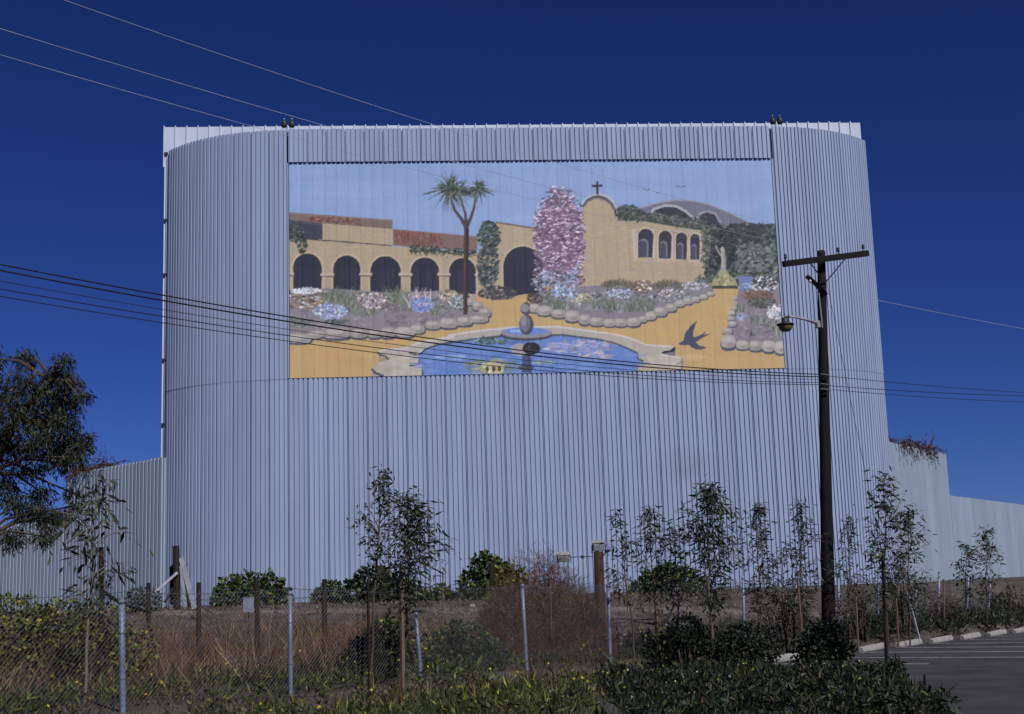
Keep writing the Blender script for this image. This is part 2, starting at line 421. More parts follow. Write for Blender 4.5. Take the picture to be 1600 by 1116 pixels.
# field above the mural, hung proud of it
MX0, MX1, MZ0, MZ1 = -10.92, 10.92, 10.7053, 20.4168
wf2 = (MX1 - MX0 + .04) / NF
upm = sheet_mesh('corrugated_sheet', lambda s: (s, 0, 0, -1), 0, wf2, MZ1 + .005, ZTOP + .01, 4)
for k in range(NF):
    o = new_obj('corrugated_sheet', upm, M_WALL, bld); o.location = (MX0 - .02 + k * wf2, -.10 + rg.uniform(-.004, .004), 0)
# rounded corners, two tiers
AL = 7.2 * math.radians(52.0)
for side in (-1, 1):
    n = 8; AR = AL if side < 0 else 7.2 * math.radians(45.0)
    ws = AR / n
    for k in range(n):
        s0 = (-11.0 - AR + k * ws) if side < 0 else (11.05 + k * ws)
        for z0, z1, out in ((ZB, ZSEAM, 0.0), (ZSEAM - .04, ZTOP, .012)):
            new_obj('corrugated_sheet', sheet_mesh('corrugated_sheet', wall_path, s0, s0 + ws, z0, z1, 4, out=out), M_WALL, bld)
# flat flashing strips that edge the mural
for x0, x1 in ((-11.0, -10.95), (10.95, 11.02)):
    MB().box((x0, -.075, MZ0), (x1, .0, MZ1)).build('edge_flashing', M_WALL, bld)
# inner wall with flat roof
SL, SR = -11.0 - AL, 11.05 + 7.2 * math.radians(45.0)
plan = []
for k in range(41):
    s = SL + (SR - SL) * k / 40; x, y, a, b = wall_path(s); plan.append((x - a * .05, y - b * .05))
plan += [(plan[-1][0], 3.2), (plan[0][0], 3.2)]
mb = MB(); n = len(plan)
mb.v = [(x, y, .9) for x, y in plan] + [(x, y, ZTOP - .05) for x, y in plan]
mb.f = [(j, (j + 1) % n, n + (j + 1) % n, n + j) for j in range(n)]
mb.build('inner_wall', M_INNER, bld)
mb = MB(); mb.v = [(x, y, ZTOP - .045) for x, y in plan]; mb.f = [tuple(range(n))]; mb.build('flat_roof', M_ROOF, bld)
# footing
mb = MB(); fp = []
for k in range(61):
    s = SL + (SR - SL) * k / 60; x, y, a, b = wall_path(s); fp.append((x + a * .10, y + b * .10))
mb.v = [(x, y, .55) for x, y in fp] + [(x, y, ZB - .03) for x, y in fp] + [(x, y + .3, ZB - .03) for x, y in fp]
n = len(fp); mb.f = [(j, j + 1, n + j + 1, n + j) for j in range(n - 1)] + [(n + j, n + j + 1, 2 * n + j + 1, 2 * n + j) for j in range(n - 1)]
mb.build('footing', M_FOOT, bld)
# white screen frame behind: parapet panels with standing seams
PX0, PX1 = -16.95, 16.3; NP = 64; pw = (PX1 - PX0) / NP; PY = 2.86
m = MB().box((.018, -.02, 21.2), (pw - .018, .05, ZPAR)).mesh('parapet_panel')
ms = MB().box((-.022, -.075, 21.2), (.022, .03, ZPAR + .05)).mesh('standing_seam')
for k in range(NP):
    o = new_obj('parapet_panel', m, M_WHITE, bld); o.location = (PX0 + k * pw, PY + rg.uniform(-.006, .006), rg.uniform(-.012, .012))
    o = new_obj('standing_seam', ms, M_WHITE, bld); o.location = (PX0 + k * pw, PY, 0)
MB().box((PX0 + .12, PY + .06, .9), (PX1, PY + .5, ZPAR - .05)).build('screen_frame', M_WHITE, bld)
MB().box((PX0 + .03, PY - .02, .9), (-16.80, PY + .055, 21.19)).build('frame_edge', M_WHITE, bld)
MB().box((16.18, PY - .02, .9), (PX1 + .01, PY + .055, 21.19)).build('frame_edge', M_WHITE, bld)
# thin drain pipe with clamps on the edge of the frame
MB().tube([(-16.80, PY - .06, 1.0), (-16.80, PY - .06, 21.6), (-16.78, PY - .03, 21.8)], .03, 8).build('drain_pipe', M_WALL, bld, True)
for py in (241, 345, 430, 563, 664):
    z = wall_at(255, py, PY)[2]
    MB().box((-16.92, PY - .12, z - .06), (-16.76, PY - .022, z + .06)).build('pipe_clamp', M_DARKMET, bld)
# small floodlights standing on the roof edge
for gx, names in (((443, 455), ('left', 'right')), ((1207, 1218), ('left', 'right'))):
    for q, px in enumerate(gx):
        lx, _, _ = wall_at(px + 1, 196, .5)
        w = WALL_O + WU * lx + WB * .5
        where = 'nearer the rounded left corner' if gx[0] == 443 else 'nearer the rounded right corner'
        t = thing('roof_floodlight', '%s of the two small dark floodlights on the roof edge %s' % (names[q], where), 'floodlight', (w[0], w[1], ZTOP - .04), YAW, 'floodlights on the roof edge')
        for dx in (-.07, .07):
            MB().tube([(dx, 0, 0), (dx, 0, .36)], .012, 6).build('leg', M_GALV, t)
        MB().lathe([(.03, .72), (.085, .66), (.125, .55), (.14, .42), (.10, .36)][::-1], 14).build('housing', M_DARKMET, t, True)
        MB().lathe([(.02, .725), (.03, .75), (.015, .80)], 8).build('cap', M_LAMP, t, True)

# perimeter walls that fold back on either side
def side_wall(label, runs, name='perimeter_wall'):
    x0, y0 = runs[0][0]; w = WALL_O + WU * x0 + WB * y0
    t = thing(name, label, 'wall', (w[0], w[1], 0), YAW)
    for (ax, ay), (bx, by), zt, zb, dep, rpitch, drop in runs:
        L = math.hypot(bx - ax, by - ay); dx, dy = (bx - ax) / L, (by - ay) / L
        nx_, ny_ = (dy, -dx)
        if ny_ > 0: nx_, ny_ = -nx_, -ny_
        path = lambda s: (ax - x0 + dx * s, ay - y0 + dy * s, nx_, ny_)
        n = max(1, round(L / (4 * rpitch))); ws = L / n
        base = sheet_mesh('corrugated_sheet', path, 0, ws, zb, zt, 4, depth=dep)
        for k in range(n):
            o = new_obj('corrugated_sheet', base, M_WING, t); o.location = (dx * ws * k, dy * ws * k, rg.uniform(-.008, .008) - drop * (k + .5) / n)
        # wall body behind the sheets
        mb = MB(); c = [path(0), path(L)]
        P = [(c[0][0] - nx_ * .03, c[0][1] - ny_ * .03), (c[1][0] - nx_ * .03, c[1][1] - ny_ * .03), (c[1][0] - nx_ * .25, c[1][1] - ny_ * .25), (c[0][0] - nx_ * .25, c[0][1] - ny_ * .25)]
        mb.v = [(x, y, .3) for x, y in P] + [(x, y, zt - .03 - drop * dd_) for (x, y), dd_ in zip(P, (0, 1, 1, 0))]
        mb.f = [(0,1,5,4),(1,2,6,5),(2,3,7,6),(3,0,4,7),(4,5,6,7),(3,2,1,0)]
        mb.build('wall_core', M_WING, t)
    return t
lw = side_wall('pale mint ribbed-metal wall folding back from the left end of the screen building',
          [((-16.74, 2.55), (-22.2, 7.45), 7.68, .95, .065, .25, .25), ((-22.25, 7.49), (-37, 18.6), 5.3, .95, .065, .25, .1)])
rw = side_wall('pale mint ribbed-metal wall stepping down from the right end of the screen building',
          [((16.32, 3.45), (22.7, 11.6), 7.72, .9, .030, .20, 0), ((22.75, 11.66), (36, 28.6), 5.5, .9, .020, .26, 0)])

# ------------------------------------------------------------------ the mural: paint computed on a grid
CW, CH = 1512, 680
cv = np.zeros((CH, CW, 3), np.float32)
def homog(src, dst):
    A = []
    for (x, y), (u, v) in zip(src, dst):
        A.append([x, y, 1, 0, 0, 0, -u * x, -u * y, -u]); A.append([0, 0, 0, x, y, 1, -v * x, -v * y, -v])
    return np.linalg.svd(np.array(A, float))[2][-1].reshape(3, 3)
HM = homog([(452, 255), (1204, 249), (1225, 575), (453, 592)], [(0, 0), (CW, 0), (CW, CH), (0, CH)])
def tocv(P):
    P = np.asarray(P, float); q = np.c_[P, np.ones(len(P))] @ HM.T
    return q[:, :2] / q[:, 2:]
def A_(P): P = np.asarray(P, float); return P / 3.0167 + [430, 230]
def B_(P): P = np.asarray(P, float); return P / 3.0167 + [820, 230]
mr = np.random.default_rng(11)
def fill(P, c, a=1.0, noise=.0):
    P = tocv(P); x0, y0 = np.floor(P.min(0)).astype(int); x1, y1 = np.ceil(P.max(0)).astype(int) + 1
    x0, y0, x1, y1 = max(x0, 0), max(y0, 0), min(x1, CW), min(y1, CH)
    if x1 <= x0 or y1 <= y0: return
    gx = np.arange(x0, x1) + .5; gy = (np.arange(y0, y1) + .5)[:, None]
    ins = np.zeros((y1 - y0, x1 - x0), bool); n = len(P)
    for k in range(n):
        (ax, ay), (bx, by) = P[k], P[(k + 1) % n]
        if ay == by: continue
        cond = ((ay > gy) != (by > gy)); xi = ax + (gy - ay) * (bx - ax) / (by - ay)
        ins ^= cond & (gx < xi)
    cc = np.array(c, np.float32)
    if noise: cc = cc * (1 + mr.normal(size=(y1 - y0, x1 - x0, 1)) * noise)
    sub = cv[y0:y1, x0:x1]; w = ins[..., None] * a
    sub[:] = sub * (1 - w) + cc * w
def ell(cx, cy, rx, ry, n=22, rot=0, sq=1.0):
    t = np.linspace(0, 2 * PI, n, endpoint=False); c, s = np.cos(t), np.sin(t)
    c = np.sign(c) * abs(c) ** sq; s = np.sign(s) * abs(s) ** sq
    return np.c_[cx + rx * c * math.cos(rot) - ry * s * math.sin(rot), cy + rx * c * math.sin(rot) + ry * s * math.cos(rot)]
def stroke(P, w0, w1, c, T=lambda p: p, a=1.0):
    P = np.asarray(P, float); d = np.gradient(P, axis=0); nn = np.c_[-d[:, 1], d[:, 0]]; nn /= np.maximum(np.linalg.norm(nn, axis=1, keepdims=True), 1e-6)
    w = np.linspace(w0, w1, len(P))[:, None] / 2
    fill(T(np.r_[P + nn * w, (P - nn * w)[::-1]]), c, a)
def dabs(T, inside, n, cols, rx, ry, jit=.14, a=.85, rot=.6):
    """many small brush dabs; inside() draws a random spot"""
    for _ in range(n):
        x, y = inside(); c = np.array(cols[mr.integers(len(cols))], float) * (1 + mr.normal() * jit)
        fill(T(ell(x, y, rx * mr.uniform(.5, 1.4), ry * mr.uniform(.5, 1.4), 7, mr.normal() * rot)), c, a)
def in_box(x0, y0, x1, y1): return lambda: (mr.uniform(x0, x1), mr.uniform(y0, y1))
def in_ell(cx, cy, rx, ry):
    def f():
        r = math.sqrt(mr.uniform()); t = mr.uniform(0, 2 * PI); return cx + rx * r * math.cos(t), cy + ry * r * math.sin(t)
    return f
def tuft(T, x, y, h, n, cols, spread=.5, w=4):
    for _ in range(n):
        an = mr.normal() * spread; L = h * mr.uniform(.5, 1); x0 = x + mr.normal() * h * .18
        stroke([(x0, y), (x0 + math.sin(an) * L * .5, y - math.cos(an) * L * .55), (x0 + math.sin(an) * L * 1.1, y - math.cos(an) * L)], w, .6, np.array(cols[mr.integers(len(cols))]) * (1 + mr.normal() * .12), T, .85)
def stones(T, L):
    for x, y, rx, ry in L:
        fill(T(ell(x + 2, y + ry * .35, rx * 1.08, ry * 1.0, 16, 0, .75)), (74, 80, 98))
    for x, y, rx, ry in L:
        fill(T(ell(x, y, rx * .97, ry * .92, 18, mr.normal() * .05, .72)), np.array((152, 148, 146)) * mr.uniform(.92, 1.06))
        fill(T(ell(x - rx * .15, y - ry * .3, rx * .62, ry * .42, 14, 0, .8)), (172, 170, 170), .7)
        fill(T(ell(x + rx * .3, y + ry * .45, rx * .5, ry * .3, 12, 0, .8)), (126, 124, 128), .6)
DK = (44, 48, 66); SAND = (184, 152, 100); WALLC = (166, 149, 126); SKY = (127, 150, 194)
cv[:] = np.array(SKY, np.float32)
g = np.linspace(0, 1, CH)[:, None, None] * np.array((14, 12, 6), np.float32); cv += g
for _ in range(60):
    x, y = mr.uniform(450, 1210), mr.uniform(250, 360); fill(ell(x, y, mr.uniform(30, 90), mr.uniform(4, 12)), (146, 166, 208), .12)
# sandy ground of the whole lower half
fill([(440, 455), (1230, 440), (1240, 600), (440, 600)], SAND)
for _ in range(260):
    x, y = mr.uniform(450, 1225), mr.uniform(450, 592); fill(ell(x, y, mr.uniform(8, 50), mr.uniform(2, 8)), (mr.uniform(170, 198), mr.uniform(140, 164), mr.uniform(88, 112)), .25)
# --- arcade at the left
fill(A_([(60, 335), (555, 372), (555, 470), (1050, 505), (1050, 712), (60, 705)]), WALLC)
def brick(T, poly_box, n):
    x0, y0, x1, y1, sl = poly_box
    for _ in range(n):
        x, y = mr.uniform(x0, x1), mr.uniform(y0, y1); w = mr.uniform(8, 34)
        c = [(150, 136, 124), (182, 160, 126), (176, 150, 118), (150, 146, 146), (160, 138, 128)][mr.integers(5)]
        fill(T([(x, y + (x - x0) * sl), (x + w, y + (x + w - x0) * sl), (x + w, y + 4 + (x + w - x0) * sl), (x, y + 4 + (x - x0) * sl)]), c, .6)
brick(A_, (62, 350, 520, 680, .06), 420); brick(A_, (520, 475, 920, 690, .05), 320)
fill(A_([(60, 308), (555, 345), (555, 388), (60, 348)]), (118, 100, 98))
dabs(A_, lambda: (lambda x: (x, 325 + (x - 60) * .078 + mr.uniform(-12, 18)))(mr.uniform(165, 400)), 150, [(112, 66, 60), (132, 78, 66), (140, 104, 92), (96, 62, 60)], 7, 4)
for x in np.arange(66, 550, 12): fill(A_(ell(x, 313 + (x - 60) * .075, 7, 4, 8)), (132, 116, 110), .8)
fill(A_([(60, 343), (225, 360), (225, 437), (60, 437)]), (60, 64, 82))
fill(A_([(60, 343), (225, 360), (225, 372), (60, 356)]), (84, 84, 98), .6)
stroke([(160, 437), (300, 447), (420, 456), (555, 468)], 6, 5, (70, 62, 66), A_)
fill(A_([(558, 388), (955, 425), (955, 492), (640, 474), (558, 466)]), (124, 98, 96))
for x in np.arange(562, 780, 9):
    for r in range(6):
        if mr.uniform() < .78: fill(A_(ell(x + mr.normal() * 2 + r * 3, 398 + (x - 558) * .08 + r * 11, 4.5, 6, 8)), [(122, 62, 52), (138, 74, 62), (104, 60, 58)][mr.integers(3)], .8)
for x in np.arange(562, 950, 12): fill(A_(ell(x, 391 + (x - 558) * .085, 7, 4, 8)), (134, 104, 98), .7)
def arch(T, x0, x1, top, bot, c=DK, lean=0):
    r = (x1 - x0) / 2; cx = (x0 + x1) / 2; hh = min(r, (bot - top) * .6)
    t = np.linspace(PI, 0, 16); P = [(cx + r * math.cos(q), top + hh - hh * math.sin(q)) for q in t]
    fill(T(P + [(x1 - lean, bot), (x0, bot)]), c)
for x0, x1, tp, bt in ((85, 221, 503, 676), (275, 404, 513, 690), (450, 594, 516, 702), (640, 776, 522, 706), (822, 948, 525, 695)):
    arch(A_, x0 - 9, x1 + 8, tp - 9, bt, (178, 162, 138)); arch(A_, x0, x1, tp, bt)
    for _ in range(14):
        x = mr.uniform(x0 + 10, x1 - 10); stroke([(x, tp + 60), (x + mr.normal() * 4, tp + 110), (x, bt)], 7, 5, (56, 60, 78), A_, .4)
for x0, x1, y in ((64, 88, 600), (216, 280, 603), (398, 458, 601), (585, 648, 602), (768, 828, 601), (944, 966, 604)):
    fill(A_([(x0, y - 6), (x1, y - 5), (x1, y + 7), (x0, y + 6)]), (176, 164, 150)); fill(A_([(x0, y + 5), (x1, y + 6), (x1, y + 12), (x0, y + 10)]), (96, 90, 92))
GR = [(44, 58, 56), (56, 70, 64), (70, 84, 76), (38, 48, 52), (88, 100, 92)]
dabs(A_, in_ell(95, 400, 38, 52), 190, GR, 8, 4); dabs(A_, in_ell(128, 465, 22, 45), 90, GR, 7, 4)
dabs(A_, lambda: (lambda x: (x, 485 + (x - 640) * .05 + mr.normal() * 9))(mr.uniform(640, 950)), 210, GR, 8, 4)
for _ in range(16):
    x = mr.uniform(650, 800); stroke([(x, 490), (x + mr.normal() * 5, 505), (x + mr.normal() * 8, 518)], 4, 1, GR[0], A_)
# --- gateway wing
fill(A_([(1046, 356), (1240, 386), (1240, 735), (1046, 720)]), WALLC); brick(A_, (1050, 365, 1225, 690, .1), 150)
stroke([(1046, 358), (1120, 368), (1240, 388)], 8, 8, (112, 92, 90), A_)
arch(A_, 1070, 1262, 462, 712, (178, 162, 138)); arch(A_, 1078, 1262, 470, 714)
fill(A_([(1000, 735), (1150, 700), (1215, 690), (1230, 760), (1010, 770)]), SAND, .95)
dabs(A_, in_ell(1010, 430, 52, 80), 330, GR, 9, 5); dabs(A_, in_ell(1005, 560, 50, 110), 380, [(84, 94, 100), (70, 80, 84), (54, 64, 68), (104, 112, 118), (48, 54, 58)], 9, 5)
dabs(A_, in_ell(1050, 690, 90, 32), 260, [(50, 56, 64), (66, 72, 78), (84, 76, 90), (98, 96, 108), (60, 50, 60)], 8, 4)
# --- left flower bed
fill(A_([(60, 678), (250, 668), (560, 690), (830, 676), (925, 726), (1008, 780), (985, 826), (700, 868), (560, 888), (230, 900), (60, 932)]), (126, 122, 132))
dabs(A_, lambda: (lambda x: (x, mr.uniform(700, 860 - (x - 60) * .03)))(mr.uniform(70, 960)), 300, [(132, 128, 140), (112, 112, 124), (140, 134, 142), (104, 108, 112)], 18, 6, a=.5)
dabs(A_, in_box(240, 690, 930, 770), 520, [(84, 92, 90), (104, 112, 108), (70, 78, 78), (140, 142, 150), (172, 176, 190), (112, 104, 112)], 8, 4, a=.7)
for x in (95, 150, 205): dabs(A_, in_ell(x, 720, 52, 44), 110, [(120, 118, 104), (150, 132, 108), (180, 186, 200), (96, 92, 88), (110, 84, 76)], 10, 4, rot=.2)
dabs(A_, in_ell(150, 680, 70, 14), 120, [(196, 204, 222), (168, 180, 206), (210, 214, 226)], 6, 4)
for x, y, h in ((300, 735, 75), (345, 745, 80), (270, 725, 60), (560, 730, 78), (600, 735, 72), (640, 770, 60), (850, 760, 55), (900, 770, 60), (460, 790, 50), (760, 790, 50), (380, 780, 55)):
    tuft(A_, x, y + 6, h * 1.2, 70, [(96, 106, 96), (116, 124, 112), (76, 88, 80), (136, 140, 128)])
dabs(A_, in_ell(262, 778, 80, 36), 230, [(126, 146, 192), (152, 168, 206), (102, 120, 170), (190, 200, 220)], 7, 4)
dabs(A_, in_ell(460, 725, 74, 38), 240, [(168, 140, 160), (196, 180, 192), (120, 88, 104), (88, 92, 92), (210, 206, 214)], 6, 4)
tuft(A_, 695, 760, 105, 60, [(196, 170, 190), (180, 160, 186), (206, 196, 212), (150, 140, 168)], .42, 6)
dabs(A_, in_ell(692, 745, 55, 34), 160, [(116, 136, 190), (140, 158, 202), (92, 110, 166)], 7, 4)
dabs(A_, in_ell(820, 700, 45, 26), 120, [(190, 176, 140), (204, 196, 176), (150, 120, 110), (96, 100, 88)], 6, 4)
dabs(A_, in_ell(880, 730, 60, 34), 160, [(196, 200, 212), (112, 120, 120), (160, 166, 182), (84, 92, 90)], 6, 4)
dabs(A_, in_ell(120, 830, 60, 24), 90, [(72, 84, 80), (96, 106, 100), (120, 124, 124)], 8, 3)
dabs(A_, in_ell(290, 825, 60, 12), 60, [(72, 84, 80), (96, 106, 100)], 8, 3)
stones(A_, [(110, 905, 62, 24), (190, 886, 42, 20), (292, 880, 66, 28), (396, 880, 44, 23), (470, 880, 34, 24), (533, 876, 36, 27), (612, 874, 48, 25), (672, 860, 36, 22), (745, 840, 40, 21), (820, 831, 44, 26), (893, 822, 40, 24), (962, 812, 46, 19), (990, 780, 30, 24), (955, 750, 24, 22), (920, 733, 18, 15)])
# --- pool and fountain
LZ = lambda P: np.asarray(P, float) / 10.667 + [570, 500]
RZ = lambda P: np.asarray(P, float) / 10.667 + [930, 500]
wat = [(655, 596), (655, 580), (640, 572), (656, 560), (650, 554), (664, 545), (700, 536), (745, 529), (800, 523), (880, 522), (930, 530), (980, 545), (996, 552), (998, 561), (1004, 566), (998, 580), (990, 596)]
fill(wat, (98, 125, 184))
fill([(700, 524), (745, 517), (795, 512), (870, 510), (935, 518), (935, 532), (880, 524), (800, 525), (745, 530), (700, 537)], (160, 155, 153))
stroke([(700, 537), (745, 530), (800, 524.5), (880, 524), (935, 531)], 3, 3, (70, 76, 92))
stroke([(700, 525), (745, 518), (795, 513), (870, 511), (935, 519.5)], 3, 3, (182, 180, 184))
fill(LZ([(215, 535), (420, 500), (690, 480), (790, 445), (900, 385), (1080, 345), (1300, 310), (1500, 270), (1500, 360), (1200, 420), (1090, 450), (1000, 520), (900, 590), (920, 640), (915, 730), (800, 770), (980, 830), (970, 1050), (110, 1050), (110, 830), (240, 720), (400, 670), (230, 560)]), (163, 158, 155))
fill(LZ([(235, 600), (390, 670), (240, 715)]), (150, 128, 100)); fill(LZ([(118, 880), (320, 960), (118, 980)]), (150, 140, 128))
fill(RZ([(40, 200), (200, 215), (450, 260), (640, 320), (850, 410), (1000, 425), (1200, 425), (1310, 440), (1335, 470), (1340, 590), (1450, 640), (1450, 1000), (640, 1000), (740, 760), (840, 690), (720, 650), (700, 560), (540, 480), (300, 390), (40, 330)]), (163, 157, 152))
for _ in range(150):
    x, y = mr.uniform(250, 900), mr.uniform(520, 940); fill(LZ(ell(x, y, mr.uniform(40, 130), mr.uniform(15, 40))), [(180, 176, 174), (150, 143, 134), (172, 156, 136), (186, 184, 184)][mr.integers(4)], .22)
    x, y = mr.uniform(800, 1400), mr.uniform(600, 800); fill(RZ(ell(x, y, mr.uniform(40, 130), mr.uniform(15, 40))), [(180, 174, 170), (150, 143, 134), (172, 156, 136), (186, 182, 182)][mr.integers(4)], .22)
fill(RZ([(640, 870), (760, 770), (1300, 800), (1300, 900)]), (170, 152, 118), .5)
RD = (66, 74, 92)
stroke([(735, 550), (850, 585), (930, 575), (1010, 505), (1100, 462), (1250, 418), (1500, 368)], 30, 30, RD, LZ); stroke([(870, 570), (930, 540), (980, 500)], 30, 20, (176, 178, 190), LZ)
stroke([(212, 545), (260, 590), (340, 612), (410, 668)], 34, 30, RD, LZ); stroke([(115, 825), (180, 890), (320, 950)], 34, 44, RD, LZ); stroke([(740, 772), (850, 766), (912, 725), (915, 640)], 20, 22, RD, LZ); stroke([(960, 830), (975, 960)], 22, 26, RD, LZ)
stroke([(215, 528), (420, 500), (690, 482)], 16, 20, (186, 186, 194), LZ); stroke([(690, 480), (900, 390), (1300, 318), (1500, 290)], 22, 40, (184, 182, 188), LZ)
stroke([(0, 318), (300, 383), (540, 475), (700, 552), (715, 650), (800, 692)], 28, 30, RD, RZ); stroke([(40, 210), (200, 225), (450, 270), (640, 330), (850, 420), (1200, 440), (1290, 450)], 24, 22, (190, 187, 190), RZ)
fill(RZ([(1102, 548), (1150, 520), (1250, 505), (1320, 450), (1342, 470), (1332, 530), (1200, 555), (1120, 568)]), (46, 46, 54)); fill(RZ([(1120, 570), (1335, 535), (1342, 600), (1250, 595)]), (112, 108, 122)); stroke([(1110, 580), (1250, 605), (1440, 645)], 16, 16, (192, 190, 194), RZ)
stroke([(1345, 748), (1440, 700)], 12, 10, (96, 92, 100), RZ); stroke([(1447, 640), (1447, 830)], 18, 18, (100, 96, 104), RZ)
def inwat():
    while True:
        x, y = mr.uniform(645, 1005), mr.uniform(524, 590)
        if y > 524 + abs(x - 835) * .17 + 4 and (x > 662 or y < 572): return x, y
dabs(lambda p: p, inwat, 160, [(90, 116, 180), (108, 136, 192), (118, 146, 200), (84, 108, 172)], 16, 2.2, .06, .5, .1)
dabs(lambda p: p, lambda: (mr.uniform(680, 720), mr.uniform(556, 564)), 14, [(150, 174, 216)], 12, 1.2, .05, .5, .1)
dabs(lambda p: p, in_ell(905, 542, 55, 10), 110, [(150, 150, 184), (170, 160, 180), (120, 136, 184), (136, 126, 150), (184, 182, 200)], 6, 1.6, .08, .7, .1)
dabs(lambda p: p, in_ell(930, 556, 30, 6), 40, [(176, 166, 170), (150, 150, 180)], 5, 1.4, .08, .7, .1)
dabs(lambda p: p, in_ell(770, 575, 45, 12), 90, [(120, 132, 120), (140, 146, 110), (104, 120, 130), (96, 116, 150)], 7, 3, .08, .7, .2)
dabs(lambda p: p, in_ell(770, 576, 17, 7), 40, [(190, 180, 140), (200, 196, 170), (170, 160, 110)], 5, 3, .08, .8, .5)
for x in (762, 772, 781): fill(ell(x, 577, 3, 4.5), (84, 72, 62))
dabs(lambda p: p, in_ell(768, 534, 26, 5), 46, [(56, 76, 76), (76, 100, 96), (112, 130, 140)], 4, 2, .1, .8)
dabs(lambda p: p, in_ell(850, 567, 14, 4), 12, [(140, 150, 130), (120, 140, 160)], 6, 1.6, .08, .6, .1)
fill([(818, 548), (829, 548), (832, 583), (815, 583)], (60, 64, 92), .8); fill(ell(823, 575, 13, 5), (64, 66, 88), .7)
fill(ell(812, 547, 13, 10), (150, 146, 150)); fill(ell(831, 545, 14, 10), (38, 36, 42)); dabs(lambda p: p, in_ell(830, 545, 12, 8), 20, [(70, 64, 66), (30, 30, 36)], 3, 2)
fill(ell(823, 524, 41, 9.5, 30), (70, 70, 84)); fill(ell(823, 520.5, 40, 8.5, 30), (130, 128, 140)); fill(ell(823, 518, 34, 5.5, 30), (96, 128, 196)); fill(ell(812, 518, 16, 2.2), (150, 174, 216), .7)
fill(ell(823, 508, 11.5, 16, 24), (70, 72, 88)); fill(ell(821, 506, 8, 13, 24), (112, 112, 130), .9); fill(ell(819, 502, 4, 8), (138, 138, 152), .7)
fill(ell(823, 483.5, 9.5, 9.5, 20), (78, 80, 94)); fill(ell(821, 482, 6.5, 6.5), (126, 126, 142)); fill(ell(823, 474, 3.5, 2), (80, 80, 92))
# --- palm
T = (62, 44, 50)
stroke([(898, 792), (899, 700), (900, 600), (903, 480), (905, 370)], 21, 24, T, A_); stroke([(892, 785), (894, 650), (897, 500), (899, 380)], 4, 5, (104, 84, 88), A_, .7)
stroke([(905, 385), (880, 340), (850, 300), (828, 235)], 20, 10, (74, 66, 70), A_); stroke([(905, 380), (900, 320), (885, 270), (868, 225)], 15, 8, (70, 62, 66), A_); stroke([(905, 380), (925, 335), (940, 290), (948, 235)], 18, 9, (74, 66, 70), A_)
for cx_, cy_, R_, n_ in ((828, 198, 138, 95), (872, 205, 88, 45), (962, 200, 86, 70)):
    for _ in range(n_):
        an = mr.uniform(-.35, PI + .35) if mr.uniform() < .7 else mr.uniform(0, 2 * PI); an = -an if mr.uniform() < .62 else an
        L = R_ * mr.uniform(.5, 1.15) * (.66 if math.sin(an) < 0 else .9); ex, ey = cx_ + math.cos(an) * L, cy_ + math.sin(an) * L * .9 + abs(math.cos(an)) * L * .12
        stroke([(cx_, cy_), ((cx_ + ex) / 2, (cy_ + ey) / 2 - 5), (ex, ey)], 9, .8, [(52, 62, 60), (66, 78, 70), (84, 96, 86), (40, 48, 50), (104, 112, 104)][mr.integers(5)], A_, .9)
# --- chapel, dome and hedge
fill(B_([(535, 292), (600, 272), (700, 254), (800, 258), (870, 274), (960, 312), (1060, 358), (1060, 380), (535, 345)]), (104, 108, 128))
stroke([(545, 290), (620, 266), (710, 252), (800, 256), (875, 274), (960, 310), (1050, 354)], 7, 5, (140, 144, 158), B_)
fill(B_([(592, 325), (625, 293), (680, 278), (740, 296), (800, 345), (800, 370), (592, 345)]), (52, 52, 66)); fill(B_([(812, 350), (840, 314), (875, 308), (912, 332), (920, 365), (812, 370)]), (54, 54, 68))
stroke([(580, 326), (612, 294), (660, 278), (712, 280), (760, 305), (805, 347)], 11, 11, (158, 160, 170), B_); stroke([(803, 347), (828, 314), (862, 305), (900, 318), (922, 360)], 9, 9, (140, 142, 154), B_)
chap = [(250, 660), (262, 480), (272, 285), (290, 258), (318, 240), (348, 234), (382, 244), (412, 268), (432, 300), (440, 345), (540, 345), (690, 372), (855, 395), (860, 620), (740, 665), (370, 690)]
fill(B_(chap), WALLC); brick(B_, (272, 300, 500, 660, .03), 330); brick(B_, (480, 365, 830, 600, .1), 330)
stroke([(272, 282), (290, 255), (320, 238), (350, 233), (385, 244), (414, 268), (432, 300), (440, 330)], 22, 22, (86, 86, 100), B_); stroke([(270, 274), (288, 246), (320, 229), (350, 224), (388, 235), (418, 260), (436, 292), (442, 318)], 9, 8, (168, 170, 180), B_)
stroke([(344, 162), (345, 190), (345, 226)], 11, 11, (46, 42, 48), B_); stroke([(319, 186), (345, 185), (368, 184)], 11, 11, (46, 42, 48), B_)
fill(B_([(506, 390), (525, 384), (530, 540), (512, 536)]), (184, 178, 168), .6); stroke([(530, 388), (690, 398), (845, 408)], 5, 5, (180, 174, 164), B_, .5); stroke([(515, 535), (690, 540), (845, 545)], 5, 5, (178, 172, 162), B_, .5)
for x0, x1, tp, bt, ln in ((535, 608, 386, 523, 6), (632, 694, 396, 528, 5), (713, 766, 404, 531, 3), (780, 825, 411, 534, 2)):
    arch(B_, x0 - 6, x1 + 6, tp - 6, bt + 4, (182, 170, 150)); arch(B_, x0, x1, tp, bt, (50, 52, 70), ln)
    w = x1 - x0; arch(B_, x0 + 5, x0 + w * .66, tp + 48, bt - 3, (110, 114, 130), 0); arch(B_, x0 + 5, x0 + w * .56, tp + 56, bt - 2, (70, 74, 92), 0)
HG = [(58, 68, 72), (44, 52, 58), (76, 86, 88), (92, 102, 104), (36, 42, 48)]
fill(B_([(850, 380), (905, 366), (960, 372), (1040, 356), (1120, 366), (1200, 360), (1215, 660), (1000, 660), (850, 600)]), (56, 66, 72))
